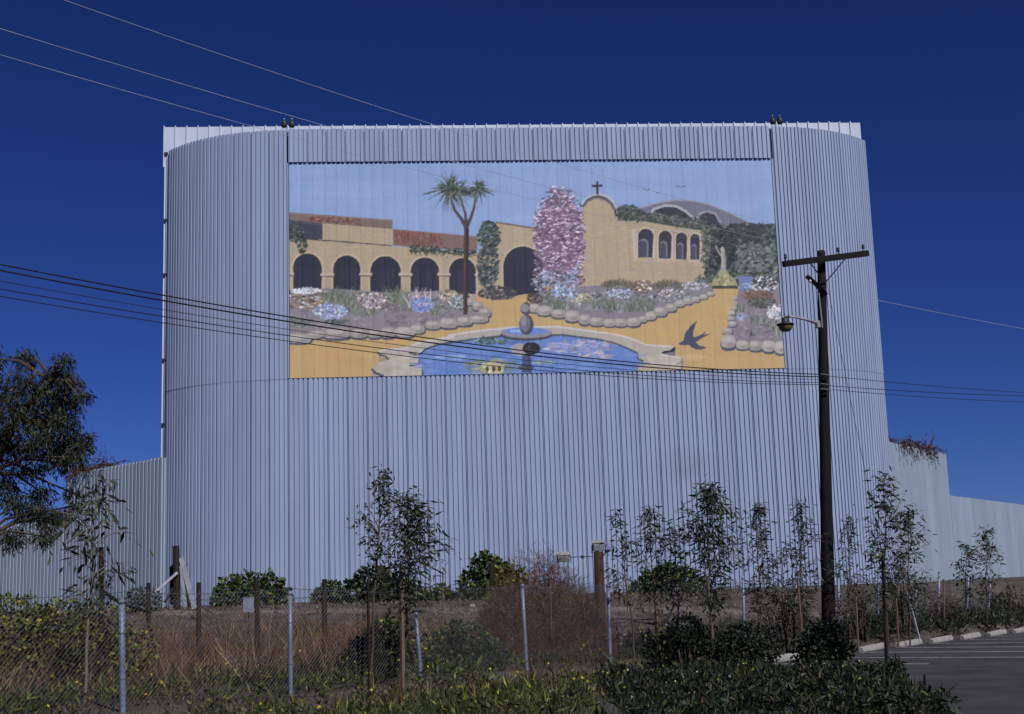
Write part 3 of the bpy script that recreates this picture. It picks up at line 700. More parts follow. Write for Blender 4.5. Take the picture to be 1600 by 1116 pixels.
dabs(B_, in_box(850, 365, 1195, 640), 820, HG, 12, 6); dabs(B_, in_box(990, 460, 1180, 630), 200, [(104, 112, 112), (118, 122, 118), (84, 96, 96)], 11, 6); dabs(B_, in_ell(940, 470, 60, 90), 120, [(40, 46, 52), (30, 36, 42), (52, 58, 62)], 12, 7)
fill(B_([(440, 330), (480, 290), (560, 312), (700, 335), (860, 372), (860, 400), (690, 374), (540, 348), (440, 350)]), (62, 74, 72))
dabs(B_, in_ell(490, 312, 58, 36), 210, [(60, 76, 72), (44, 56, 56), (80, 94, 88)], 8, 5)
dabs(B_, lambda: (lambda x: (x, 322 + (x - 520) * .12 + mr.normal() * 13))(mr.uniform(510, 860)), 330, [(66, 78, 74), (48, 58, 58), (88, 98, 94), (104, 108, 106)], 8, 4)
dabs(B_, in_ell(850, 470, 22, 110), 150, [(62, 74, 70), (90, 98, 92), (110, 114, 104)], 7, 4); dabs(B_, in_ell(850, 630, 48, 30), 100, [(70, 82, 78), (96, 104, 100)], 7, 4)
fill(B_([(876, 668), (886, 628), (908, 602), (922, 575), (945, 575), (962, 602), (992, 628), (1006, 664)]), (148, 148, 112)); dabs(B_, in_ell(938, 630, 45, 28), 60, [(164, 162, 122), (130, 132, 104), (150, 140, 110)], 8, 5)
fill(B_([(876, 655), (1006, 655), (1006, 670), (876, 670)]), (66, 68, 66))
stroke([(934, 578), (938, 540), (934, 505), (932, 480)], 24, 18, (140, 140, 142), B_); fill(B_(ell(930, 484, 9, 11)), (156, 154, 152)); stroke([(926, 515), (912, 495), (898, 465)], 9, 5, (146, 146, 146), B_); stroke([(940, 510), (948, 530), (944, 555)], 8, 6, (110, 112, 120), B_); stroke([(930, 570), (930, 530), (928, 500)], 6, 5, (176, 174, 170), B_, .7)
# --- flowering tree
fill(B_(ell(165, 420, 112, 190, 30)), (120, 96, 126))
for yy in np.linspace(205, 645, 46):
    hw = 122 * min(1, .25 + .75 * math.sin(min(PI / 2, (yy - 180) / 210 * PI / 2))) * (1 if yy < 480 else .96)
    dabs(B_, lambda: (168 + mr.normal() * hw * .5 if yy < 300 else 165 + mr.uniform(-hw, hw), yy + mr.normal() * 9), 36, [(158, 138, 166), (182, 166, 190), (128, 104, 134), (90, 76, 102), (104, 84, 108), (202, 192, 210), (142, 120, 148), (66, 62, 80), (84, 86, 92)], 9, 3.2, .1, .9, .4)
dabs(B_, in_ell(140, 640, 110, 55), 240, [(96, 96, 112), (130, 132, 156), (78, 82, 92), (170, 172, 196)], 8, 4)
# --- middle bed
fill(B_([(20, 742), (60, 690), (250, 660), (420, 650), (760, 640), (880, 650), (890, 684), (768, 724), (650, 770), (540, 828), (330, 826), (130, 778)]), (122, 120, 132))
dabs(B_, in_box(60, 690, 640, 780), 260, [(132, 128, 140), (108, 112, 122), (96, 104, 104), (140, 138, 150)], 14, 5, a=.55)
dabs(B_, in_box(90, 680, 780, 735), 420, [(84, 92, 92), (104, 112, 112), (70, 76, 80), (150, 154, 168), (176, 180, 196), (120, 104, 112)], 8, 4, a=.7)
dabs(B_, in_ell(50, 715, 40, 25), 80, [(70, 56, 60), (90, 70, 74), (60, 62, 62)], 7, 4)
for x, y, rx, ry in ((445, 652, 78, 38), (676, 658, 72, 40)):
    for _ in range(300):
        t = mr.uniform(PI, 2 * PI); r = mr.uniform(.35, 1); px_, py_ = x + rx * r * math.cos(t), y + 10 + ry * r * math.sin(t)
        stroke([(px_, py_ + 6), (px_ + math.cos(t) * 4, py_), (px_ + math.cos(t) * 9, py_ - 8)], 4, 1.5, [(88, 94, 80), (104, 104, 88), (74, 70, 64), (92, 80, 72), (116, 118, 104)][mr.integers(5)], B_, .9)
    dabs(B_, in_ell(x, y + 28, rx * .8, 12), 60, [(60, 52, 54), (90, 66, 62), (72, 74, 72)], 7, 3)
dabs(B_, in_ell(560, 660, 52, 30), 190, [(128, 84, 72), (148, 104, 86), (206, 204, 206), (110, 76, 70), (92, 92, 84)], 6, 3.5)
dabs(B_, in_ell(450, 690, 60, 22), 150, [(196, 204, 226), (150, 164, 206), (110, 116, 124)], 6, 3.5); dabs(B_, in_ell(260, 715, 60, 24), 150, [(180, 164, 130), (150, 140, 118), (112, 112, 108), (190, 184, 170)], 7, 4)
dabs(B_, in_ell(190, 690, 60, 36), 160, [(120, 140, 190), (170, 184, 214), (96, 104, 120)], 7, 4); dabs(B_, in_ell(800, 655, 60, 18), 130, [(170, 164, 186), (140, 140, 160), (196, 196, 210), (104, 108, 112)], 6, 3.5)
dabs(B_, in_ell(690, 690, 60, 16), 110, [(206, 206, 214), (150, 150, 160), (96, 96, 96)], 6, 3.5)
for x, y in ((130, 755), (170, 762), (395, 765), (430, 768), (540, 770), (580, 765), (330, 760), (500, 775)): tuft(B_, x, y + 4, 74, 60, [(92, 102, 96), (114, 122, 116), (74, 84, 80), (136, 140, 136)], .35)
stones(B_, [(48, 760, 24, 22), (95, 772, 38, 24), (160, 786, 36, 22), (225, 797, 36, 28), (283, 813, 29, 26), (340, 823, 36, 22), (400, 829, 28, 20), (452, 828, 31, 21), (513, 825, 33, 23), (557, 812, 21, 17), (594, 796, 27, 21), (640, 776, 33, 23), (689, 757, 27, 21), (731, 738, 24, 17), (769, 727, 24, 16), (806, 718, 21, 14), (842, 707, 20, 13), (875, 693, 17, 11)])
# --- right bed
fill(B_([(1002, 690), (1010, 655), (1200, 640), (1232, 975), (1100, 960), (930, 946), (935, 895), (975, 790)]), (124, 118, 130))
dabs(B_, in_box(1010, 760, 1215, 900), 160, [(136, 126, 136), (112, 112, 124), (144, 136, 146)], 14, 6, a=.55)
fill(B_([(1005, 612), (1075, 612), (1070, 668), (1012, 668)]), (104, 122, 166)); dabs(B_, in_ell(1040, 660, 36, 18), 60, [(120, 140, 184), (150, 166, 200), (90, 104, 130)], 8, 4)
dabs(B_, in_ell(1130, 645, 62, 34), 190, [(206, 208, 216), (60, 62, 66), (90, 92, 96), (180, 182, 196), (44, 46, 52)], 8, 4.5)
dabs(B_, in_ell(1095, 700, 74, 24), 220, [(122, 82, 66), (142, 98, 78), (96, 70, 64), (110, 96, 84)], 8, 3)
dabs(B_, in_ell(1120, 735, 70, 24), 150, [(76, 82, 78), (100, 106, 100), (62, 64, 66)], 8, 4); dabs(B_, in_ell(1185, 775, 48, 38), 200, [(204, 208, 216), (160, 166, 180), (100, 106, 112), (220, 222, 226)], 6, 3.5)
dabs(B_, in_ell(1020, 800, 30, 16), 60, [(120, 130, 160), (150, 156, 180)], 7, 4)
for x, y, h in ((1020, 780, 60), (1090, 830, 75), (1110, 840, 60), (1180, 870, 70), (1200, 890, 60), (1075, 890, 40), (1150, 850, 50)): tuft(B_, x, y, h, 30, [(88, 98, 96), (112, 118, 116), (66, 76, 76), (140, 140, 140)], .6)
stones(B_, [(990, 712, 10, 14), (990, 738, 14, 13), (984, 760, 16, 12), (974, 783, 17, 13), (970, 808, 19, 12), (976, 834, 22, 14), (953, 868, 24, 18), (957, 916, 36, 34), (1023, 932, 31, 23), (1086, 935, 34, 26), (1146, 938, 31, 29), (1202, 944, 30, 31)])
# --- swallow and far birds
SW = (68, 76, 100)
fill(B_([(722, 931), (738, 918), (752, 908), (790, 898), (815, 892), (880, 878), (840, 898), (815, 915), (790, 928), (755, 936)]), SW); fill(B_([(748, 908), (757, 875), (780, 845), (812, 818), (800, 850), (792, 880), (796, 902), (775, 912)]), SW)
fill(B_([(768, 928), (800, 916), (820, 935), (860, 946), (830, 956), (805, 954), (785, 945)]), SW); fill(B_([(800, 900), (835, 882), (856, 866), (840, 892), (815, 908)]), SW); fill(B_(ell(790, 990, 60, 14)), (196, 172, 128), .5)
for x, y, s in ((577, 203, 17), (630, 218, 11), (738, 189, 24)):
    stroke([(x - s, y - 3), (x - s * .4, y - 1), (x, y + 3), (x + s * .4, y - 1), (x + s, y - 4)], 3.5, 3.5, (84, 92, 120), B_)
# brush grain over everything
cv *= 1 + mr.normal(size=(CH, CW, 1)).astype(np.float32) * .02
cv = np.clip((cv - 128) * 1.08 + 129, 6, 250); _lm = cv.mean(2, keepdims=True); cv = np.where(cv[..., :1] > cv[..., 2:], _lm + (cv - _lm) * .78, cv) * .965
srgb = np.clip(cv / 255, 0, 1); paint = np.where(srgb <= .04045, srgb / 12.92, ((srgb + .055) / 1.055) ** 2.4)
paint = np.clip(paint / np.array((.84, .84, .87)), .004, .86)
ps = np.pad(paint, ((1, 1), (1, 1), (0, 0)), mode='edge')
paint = .35 * paint + .65 * sum(ps[i:i + CH, j:j + CW] for i in range(3) for j in range(3)) / 9

M_PAINT = attr_mat('mural_paint', .6, 0, attr='paint', noise=.05)
mw = WALL_O + WU * MX0 - WB * .07
mural = thing('mural', 'wide painted mural of a mission garden with arcade, palm and fountain pool', 'mural', (mw[0], mw[1], MZ0), YAW)
NPAN, NC, NR = 42, 15, 281
mww, mhh = (MX1 - MX0), MZ1 - MZ0; pwm = mww / NPAN
zz = np.linspace(0, 1, NR); rws = np.clip(((1 - zz) * CH).astype(int), 0, CH - 1)
q = (np.arange(NR - 1)[:, None] * NC + np.arange(NC - 1)[None]).ravel()
lo = np.stack([q, q + 1, q + NC + 1, q + NC], 1).ravel()
for k in range(NPAN):
    uu = np.linspace(0, 1, NC); xl = .001 + uu * (pwm - .002)
    cols = np.clip(((k + uu) / NPAN * CW).astype(int), 0, CW - 1)
    dep = np.where(uu < .01, .005, 0) + .004 * np.cos(uu * 2 * PI) * (mr.uniform() - .3)
    Vv = np.zeros((NR, NC, 3)); Vv[..., 0] = xl[None]; Vv[..., 1] = dep[None]; Vv[..., 2] = zz[:, None] * mhh
    me = poly_mesh('mural_panel', Vv.reshape(-1, 3), np.full(len(q), 4), lo)
    ca = me.color_attributes.new('paint', 'FLOAT_COLOR', 'POINT')
    c4 = np.ones((NR, NC, 4), np.float32); c4[..., :3] = paint[rws][:, cols]
    ca.data.foreach_set('color', c4.ravel())
    o = new_obj('mural_panel', me, M_PAINT, mural); o.location = (k * pwm, mr.uniform(-.003, .003), 0)
MB().box((-.02, .02, -.03), (mww + .02, .055, mhh)).build('backing_board', M_INNER, mural)

# ------------------------------------------------------------------ utility pole and its wires
pb = on_ground(1292, 34.5); ptop = at(1283, 393, 34.5)
PH = ptop.z - pb.z
pole = thing('utility_pole', 'tall dark wooden utility pole with crossarm and street lamp', 'utility pole', tuple(pb))
lean = Vector((ptop.x - pb.x, ptop.y - pb.y, 0))
def pole_pt(z): return Vector((0, 0, 0)) + lean * (z / PH) + Vector((0, 0, z))
MB().tube([pole_pt(-.3)] + [pole_pt(PH * k / 8) for k in range(9)] + [pole_pt(PH + .02)], [.185] + [.18 - .075 * k / 8 for k in range(9)] + [.08], 14).build('shaft', M_POLE, pole, True)
def pl(px, py, Y=34.5): return at(px, py, Y) - pb
aL, aR = pl(1218, 415, 33.75), pl(1350, 398, 34.9)
ax = (aR - aL).normalized(); side_v = Vector((ax.y, -ax.x, 0)).normalized()
rotm = Matrix((ax, -side_v, Vector((0, 0, 1)))).transposed()
mid = (aL + aR) / 2 + side_v * .16; L2 = (aR - aL).length / 2
upv = ax.cross(-side_v); rotm = Matrix((ax, -side_v, upv)).transposed()
MB().bbox((-L2, -.06, -.075), (L2, .06, .075), .012, rotm, mid).build('crossarm', M_POLE, pole)
pins = []
for u in (-.93, -.12, .30, .9):
    p = mid + ax * (L2 * u) + upv * .075
    MB().lathe([(.012, 0), (.012, .06), (.035, .065), (.045, .10), (.025, .125), (.04, .14), (.028, .175), (.01, .185)], 10, p).build('insulator', M_DARKMET, pole, True)
    pins.append(p + upv * .15 + pb)
for u in (-.42, .42):
    z0 = pole_pt((mid.z) - .62)
    MB().tube([mid + ax * (L2 * u) - upv * .06 + side_v * .06, z0 + side_v * .13], .018, 6).build('arm_brace', M_DARKMET, pole)
MB().tube([pl(1289, 460, 34.45), pl(1276, 445, 34.0), pl(1262, 433, 33.55)], [.085, .08, .08], 4).build('service_arm', M_POLE, pole)
MB().lathe([(.012, 0), (.03, .02), (.04, .05), (.02, .08)], 8, pl(1266, 442, 33.6)).build('insulator', M_LENS, pole, True)
MB().tube([pl(1279, 452, 34.2), pl(1285, 512, 34.3)], .018, 6).build('conduit', M_PIPE, pole)
# street lamp with bowl refractor
lampc = pl(1227, 508, 33.4)
arm = [pl(1279, 506, 34.4), pl(1262, 500, 34.1), pl(1244, 496, 33.7), pl(1233, 495, 33.45)]
MB().tube(arm, [.05, .04, .03, .026], 8).build('lamp_arm', M_PIPE, pole, True)
MB().bbox((-.05, -.09, -.09), (.05, .09, .09), .02, None, pl(1278, 507, 34.38)).build('arm_bracket', M_PIPE, pole)
lp = MB().lathe([(.03, .20), (.07, .19), (.09, .10), (.10, .05), (.215, .03), (.225, 0), (.20, -.005)][::-1], 18, lampc).build('lamp_head', M_DARKMET, pole, True)
MB().lathe([(.185, -.008), (.18, -.06), (.15, -.13), (.09, -.17), (.02, -.18)][::-1], 18, lampc).build('lamp_bowl', M_GLASSY, lp, True)
MB().tube([pl(1233, 495, 33.45), lampc + Vector((.02, 0, .19))], .035, 8).build('lamp_neck', M_DARKMET, lp, True)
for k, py in enumerate((585, 600, 608)):
    MB().tube([pl(1282, py, 34.25), pl(1296, py + 2, 34.25)], .03, 6).build('cable_clamp', M_DARKMET, pole)

LDIR = Vector((-.757, -.653, 0))
def cat(a, b, sag, n=28):
    out = []
    for k in range(n + 1):
        t = k / n; p = Vector(a).lerp(Vector(b), t); p.z -= sag * 4 * t * (1 - t); out.append(p)
    return out
def wire(label, pts, r, m, name='overhead_wire', grp='overhead wires'):
    o = MB().tube(pts, r, 5).build(name, m, None, True)
    return tag(o, label, 'wire', grp)
def through(p0, px, py, Y1, sag, ext):
    """wire from p0 on the pole past the point seen at (px, py) at depth Y1, carried on to the next span"""
    q_ = at(px, py, Y1); return cat(p0, Vector(p0) + (q_ - Vector(p0)) * ext, sag)
wire('thin bare wire from the crossarm left tip, lowest of three across the sky', through(pins[0], 75, 91, 20.6, .28, 1.25), .0042, M_BAREW)
wire('thin bare wire from the middle of the crossarm, crossing the sky above the mural palm', through(pins[1], 122, 65, 20.9, .30, 1.25), .0042, M_BAREW)
wire('thin bare wire from the right tip of the crossarm, topmost over the building', through(pins[3], 348, 64, 22.6, .35, 1.35), .0042, M_BAREW)
c0 = at(1284, 585, 34.3)
cables = [((62, 388), (1282, 585), .013, 'heavy black cable, topmost of the bundle crossing the mural'), ((62, 397), (1282, 589), .0145, 'heavy black cable, second from top of the bundle crossing the mural'),
          ((62, 413), (1282, 593), .006, 'thin black cable, third down in the bundle crossing the mural'), ((62, 425), (1282, 598), .0085, 'black cable, fourth down in the bundle crossing the mural'),
          ((62, 436), (1282, 601), .008, 'black cable, lowest of the bundle crossing the mural')]
for (x, y), (xe, ye), r, lab in cables:
    p0 = at(xe, ye, 34.25); wire(lab, through(p0, x, y, 20.8, .55, 1.3), r, M_BLACKW)
for (xs_, ys_), (x, y), r, m_, lab, sg in (((1297, 588), (1545, 605), .008, M_BLACKW, 'black cable running right from the pole, upper of three below the lamp', .1), ((1297, 603), (1545, 611), .009, M_BLACKW, 'black cable running right from the pole, middle of three below the lamp', .12),
                                   ((1299, 609), (1545, 620), .008, M_BLACKW, 'black cable running right from the pole, lowest of three below the lamp', .12), ((1290, 452), (1545, 500), .005, M_BAREW, 'thin pale wire running right from the arm under the crossarm', .08)):
    p0 = at(xs_, ys_, 34.4); wire(lab, through(p0, x, y, 39.9, sg, 2.2), r, m_)
g0 = at(1291, 437, 34.5); g1 = on_ground(1403, 37.6)
wire('steel guy wire slanting from the pole down to the fence line', [g0.lerp(g1, t) for t in np.linspace(0, 1, 10)], .007, M_BLACKW, 'guy_wire', 'guy wires')

# ------------------------------------------------------------------ chain link fence
FP = [(190, 943, 193, 0), (453, 930, 454, 0), (650, 963, 658, 1), (816, 918, 823, 2), (950, 918, 954, 3), (1056, 917, 1069, 4), (1161, 905, 1165, 5), (1244, 900, 1245, 6), (1310, 898, 1314, 7), (1372, 893, 1376, 8), (1432, 890, 1434, 9), (1467, 890, 1471, 10), (1513, 888, 1516, 11), (1548, 886, 1550, 12)]
idx = [0, 1, 2, 3, 4, 5, 6, 7, 8, 9, 10, 11, 12, 13]
fx0, fy0 = fence_pt(0, 0)
fence = thing('chain_link_fence', 'long chain link fence with galvanised posts running in front of the weeds', 'fence', (fx0, fy0, ground_z(fx0, fy0)))
fbase = Vector((fx0, fy0, ground_z(fx0, fy0)))
posts = []
for i, (px, ptp, pxb, _) in enumerate(FP):
    Yd = 17.7 * (1 + .1376 * i)
    tp = at(px, ptp, Yd); bt_x = at(pxb, 1040, Yd).x; bt = Vector((bt_x, Yd, ground_z(bt_x, Yd)))
    tp.z = min(max(tp.z, bt.z + .9), bt.z + 1.75)
    posts.append((bt, tp))
    r = .042 if i == 0 else .034
    P0, P1 = bt - fbase, tp - fbase
    p = MB().tube([P0 - Vector((0, 0, .2)), P0, P0.lerp(P1, .5), P1], r, 10).build('post', M_GALV, fence, True)
    MB().lathe([(r * 1.15, 0), (r * 1.2, .03), (r * .8, .055), (.005, .07)], 10, P1).build('cap', M_GALV, p, True)
    for fr in (.3, .72):
        MB().tube([P0.lerp(P1, fr) - Vector((0, 0, .006)), P0.lerp(P1, fr) + Vector((0, 0, .006))], r * 1.14, 10).build('tie_band', M_WIRE, p)
# one more bay beyond the left edge of the picture
ext = [(posts[0][0] * 2 - posts[1][0], posts[0][1] * 2 - posts[1][1])]
ext[0] = (Vector((ext[0][0].x, ext[0][0].y, ground_z(ext[0][0].x, ext[0][0].y))), ext[0][1])
allp = ext + posts
P0, P1 = allp[0][0] - fbase, allp[0][1] - fbase
MB().tube([P0, P1], .034, 10).build('post', M_GALV, fence, True)
rf = random.Random(9)
for k in range(len(allp) - 1):
    (b0, t0), (b1, t1) = allp[k], allp[k + 1]
    h = 1.50; L = (b1 - b0).length; off = Vector((.8, -.6, 0)) * .04
    cell = .072 if k < 7 else .10
    mb = MB(); nW = int((L + h) / cell)
    bulge = rf.uniform(-.03, .05)
    def mp_(u, v): 
        base = b0.lerp(b1, u / L); sag_ = -.05 * 4 * (u / L) * (1 - u / L) * v / h
        return base + Vector((0, 0, .03 + v + sag_)) + off * (1 + bulge * 6 * math.sin(PI * u / L) * math.sin(PI * v / h)) - fbase
    for dirn in (1, -1):
        for j in range(nW):
            u0 = j * cell - (h if dirn > 0 else 0); pts_ = []
            for q_ in range(4):
                v = h * q_ / 3; u = u0 + dirn * v
                pts_.append((u, v))
            seg = []
            ulo, uhi = max(0, min(pts_[0][0], pts_[-1][0])), min(L, max(pts_[0][0], pts_[-1][0]))
            if uhi - ulo < .02: continue
            us = [ulo + (uhi - ulo) * q_ / 3 for q_ in range(4)]
            seg = [mp_(u, (u - u0) * dirn) for u in us]
            mb.tube(seg, .0021, 3, False)
    mb.build('chain_link_mesh', M_WIRE, fence, kind='stuff')
    MB().tube([mp_(L * q_ / 8, h) for q_ in range(9)], .004, 4).build('tension_wire', M_WIRE, fence)
    mb = MB()
    for j in range(int(L / cell)):
        p = mp_(j * cell, h); mb.tube([p, p + Vector((rf.uniform(-.02, .02), 0, .05))], .0024, 3, False)
    mb.build('wire_barbs', M_WIRE, fence, kind='stuff')

# ------------------------------------------------------------------ old wooden post fence with barbed wire
WPX = [(158, 855, 26.0, .052), (232, 911, 33.0, .062), (311, 910, 26.2, .048), (400, 903, 27.2, .052), (507, 905, 28.6, .056), (768, 880, 33.5, .075)]
w0 = on_ground(158, 26.0)
wfence = thing('wooden_post_fence', 'old fence of dark wooden posts strung with barbed wire behind the chain link', 'fence', tuple(w0))
wp = []
for px, py, Yd, r in WPX:
    b = on_ground(px + 1, Yd); t_ = at(px, py, Yd); wp.append((b, t_))
    w_ = r * 1.0
    MB().tube([b - w0 - Vector((0, 0, .2)), b - w0, (b.lerp(t_, .6)) - w0 + Vector((rf.uniform(-.02, .02), 0, 0)), t_ - w0], [w_ * 1.1, w_ * 1.1, w_, w_ * .95], 8).build('post', M_OLDWOOD, wfence)
order = [0, 2, 3, 4, 5]
for a_, b_ in zip(order[:-1], order[1:]):
    for fr in (.32, .55, .80):
        A0 = wp[a_][0].lerp(wp[a_][1], fr if a_ else fr * .75); B0 = wp[b_][0].lerp(wp[b_][1], fr)
        line = [q_ - w0 for q_ in cat(A0, B0, .05, 10)]
        wr = MB().tube(line, .004, 4).build('wire', M_WIRE, wfence)
        mb = MB(); nb = 22
        for j in range(1, nb):
            p = line[0].lerp(line[-1], j / nb); p = Vector((p.x, p.y, p.z - .05 * 4 * (j / nb) * (1 - j / nb)))
            mb.tube([p + Vector((-.02, 0, -.03)), p + Vector((.02, 0, .03))], .003, 3); mb.tube([p + Vector((.02, 0, -.03)), p + Vector((-.02, 0, .03))], .003, 3)
        mb.build('barb', M_WIRE, wr, kind='stuff')
MB().tube([at(160, 924, 26) - w0, at(190, 943, 19.8) - w0], .03, 8).build('brace_rail', M_OLDWOOD, wfence)
MB().tube([at(197, 946, 26) - w0, at(235, 957, 30) - w0], .03, 8).build('brace_rail', M_OLDWOOD, wfence)

# broken timbers and white boards by the corner of the building
tb = on_ground(276, 47)
MB().tube([Vector((0, 0, -.2)), at(276, 905, 47) - tb, at(275, 853, 47) - tb], [.13, .12, .115], 8)
t = tag(MB().tube([tb - Vector((0, 0, .2)), at(276, 905, 47), at(275, 853, 47)], [.13, .125, .115], 8).build('timber_post', M_OLDWOOD), 'tall dark timber post beside the white leaning boards', 'post')
mb = MB(); a_ = on_ground(268, 47.4); mb.v = []
P = [(265.5, 945), (277, 945), (274, 893), (272, 886), (271, 880), (268, 884), (265, 886)]
F1 = [at(x, y, 47.3) for x, y in P]; F2 = [p + Vector((.03, .22, 0)) for p in F1]
mb.v = [tuple(p) for p in F1 + F2]; n = len(P); mb.f = [tuple(reversed(range(n))), tuple(range(n, 2 * n))] + [(j, (j + 1) % n, n + (j + 1) % n, n + j) for j in range(n)]
tag(mb.build('broken_plank', M_OLDWOOD), 'short jagged dark plank standing against the tall timber post', 'plank')
def board(p0, p1, w, th, m, name, label, cat_):
    d = (p1 - p0); L = d.length; z = d.normalized(); x = Vector((z.z, .0, -z.x)).normalized(); y = z.cross(x)
    R_ = Matrix((x, y, z)).transposed()
    return tag(MB().box((-w / 2, -th / 2, 0), (w / 2, th / 2, L), R_, p0).build(name, m), label, cat_)
board(at(304.5, 951, 46.6), at(283, 872, 47.0), .17, .05, M_PAINTW, 'white_board', 'longer white board leaning to the right of the timber post', 'board')
board(at(290, 949, 46.8), at(283, 885, 46.9), .12, .05, M_PAINTW, 'white_board', 'short white board standing upright beside the timber post', 'board')
board(at(296, 948, 47.2), at(284, 888, 47.3), .22, .04, M_OLDWOOD, 'shade_board', 'dark slab standing in for the shade between the two white boards', 'board')  # added dark slab that paints the shade between the white boards
board(at(238, 930, 46), at(277, 895, 46.8), .09, .05, M_PAINTW, 'brace_board', 'pale diagonal brace board left of the timber post', 'board')
board(at(258, 941, 46), at(270, 920, 46.8), .07, .05, M_OLDWOOD, 'brace_board', 'short dark diagonal brace left of the timber post', 'board')
# small faded sign by the bush
s0 = at(388, 958, 40); sg = thing('small_sign', 'small blank faded sign board in front of the leafy bush', 'sign', (s0.x, s0.y, ground_z(s0.x, s0.y)))
zz0 = s0.z - ground_z(s0.x, s0.y)
MB().bbox((-.16, -.012, zz0 + .03), (.16, .012, zz0 + .46), .008).build('panel', M_SIGN, sg)
MB().box((-.02, .014, -.1), (.02, .05, zz0 + .4)).build('stake', M_OLDWOOD, sg)

# ------------------------------------------------------------------ floodlight post
fb = on_ground(938, 29); ft = at(935, 862, 29)
tag(MB().tube([fb - Vector((0, 0, .2)), fb, fb.lerp(ft, .5), ft], [.125, .122, .112, .105], 14).build('wooden_post', M_POSTWOOD, None, True), 'thick brown wooden post with a floodlight on top, beside the dry bush', 'post')
def floodbox(t, c, w, h, rz, tilt):
    R_ = Matrix.Rotation(rz, 3, 'Z') @ Matrix.Rotation(tilt, 3, 'X')
    hb = MB().bbox((-w / 2, -.09, -h / 2), (w / 2, .09, h / 2), .025, R_, c).build('housing', M_LAMP, t)
    fin = MB()
    for k in range(9):
        x = -w / 2 + .03 + (w - .06) * k / 8
        fin.box((x - .004, -.115, -h / 2 + .015), (x + .004, -.0905, h / 2 - .015), R_, c)
    fin.build('cooling_fins', M_LENS, hb, kind='stuff')
    MB().box((-w / 2 - .012, -.10, h / 2 + .002), (w / 2 + .012, .11, h / 2 + .016), R_, c).build('visor', M_LAMP, hb)
    for sx in (-1, 1):
        MB().box((sx * (w / 2 + .008) - .006, -.03, -h / 2 - .06), (sx * (w / 2 + .008) + .006, .03, h * .1), R_, c).build('yoke_arm', M_DARKMET, t)
    return hb
c = at(935, 853.5, 29)
t = thing('floodlight', 'ribbed box floodlight standing on top of the brown wooden post', 'floodlight', tuple(ft), 0, 'box floodlights')
floodbox(t, c - ft, .27, .17, .06, .25)
MB().tube([Vector((-.03, 0, -.02)), Vector((-.03, 0, .08))], .05, 8).build('base_plate', M_LENS, t)
t = thing('floodlight', 'box floodlight at the left end of the thin pipe arm', 'floodlight', tuple(at(881, 878, 29)), 0, 'box floodlights')
c = at(881, 871, 29); floodbox(t, c - at(881, 878, 29), .28, .15, -.05, .35)
q0 = on_ground(911, 29.05)
t = thing('pipe_stand', 'thin pipe stand with a crossbar carrying the left floodlight', 'stand', tuple(q0))
MB().tube([Vector((0, 0, -.1)), at(910, 869, 29.05) - q0], .014, 6).build('upright', M_PIPE, t)
MB().tube([at(886, 871, 29.05) - q0, at(926, 869.5, 29.0) - q0], .011, 6).build('crossbar', M_DARKMET, t)
MB().lathe([(.035, -.03), (.04, 0), (.03, .03)], 8, at(910, 870, 29.05) - q0).build('tee_joint', M_DARKMET, t)

# ------------------------------------------------------------------ wheel stops
prof = [(-.085, 0), (-.085, .05), (-.055, .125), (-.04, .14), (.04, .14), (.055, .125), (.085, .05), (.085, 0)]
mb = MB(); NS = 3
secs = [(-.82, .82), (-.78, 1), (.78, 1), (.82, .82)]
for x, k in secs:
    for y, z in prof: mb.v.append((x, y * k, z * k))
n = len(prof)
for r in range(3):
    for j in range(n): a = r * n + j; b = r * n + (j + 1) % n; mb.f.append((a, b, b + n, a + n))
mb.f += [tuple(reversed(range(n))), tuple(3 * n + j for j in range(n))]
stopm = mb.mesh('wheel_stop')
pinm = MB().lathe([(.022, .139), (.022, .150), (.008, .153)], 8).mesh('anchor_pin')
ordn = ['partly buried concrete wheel stop by the fence, nearest of the row', 'concrete wheel stop showing at the foot of the dark shrubs, second nearest', 'concrete wheel stop between the two dark shrubs', 'concrete wheel stop just left of the utility pole', 'concrete wheel stop just right of the utility pole',
        'concrete wheel stop right beside the staked sapling in the car park', 'concrete wheel stop, fourth from the right edge of the photo', 'concrete wheel stop, third from the right edge of the photo', 'concrete wheel stop, second from the right edge of the photo', 'concrete wheel stop, farthest and rightmost of the row']
for k, i in enumerate((-1.62, 0, .93, 1.9, 3, 4, 5, 6, 7, 8)):
    x, y = 4.35 + 1.535 * i, 28.6 + 2.1 * i
    t = thing('wheel_stop', ordn[k], 'wheel stop', (x, y, lot_z(y) + .002), rowang + rf.uniform(-.05, .05), 'concrete wheel stops')
    t.rotation_euler = (0, -.012, t.rotation_euler[2])
    new_obj('body', stopm, M_CONC, t)
    for sx in (-.6, .6):
        o = new_obj('anchor_pin', pinm, M_DARKMET, t); o.location = (sx, 0, 0)

# ------------------------------------------------------------------ vegetation
EUC = [(.030, .042, .024), (.045, .060, .030), (.020, .030, .020), (.075, .090, .045), (.060, .050, .030)]
FIG = [(.035, .060, .018), (.055, .090, .022), (.022, .038, .014), (.10, .13, .03), (.16, .17, .03)]
DARK = [(.014, .022, .012), (.022, .034, .016), (.010, .014, .009), (.045, .06, .024)]

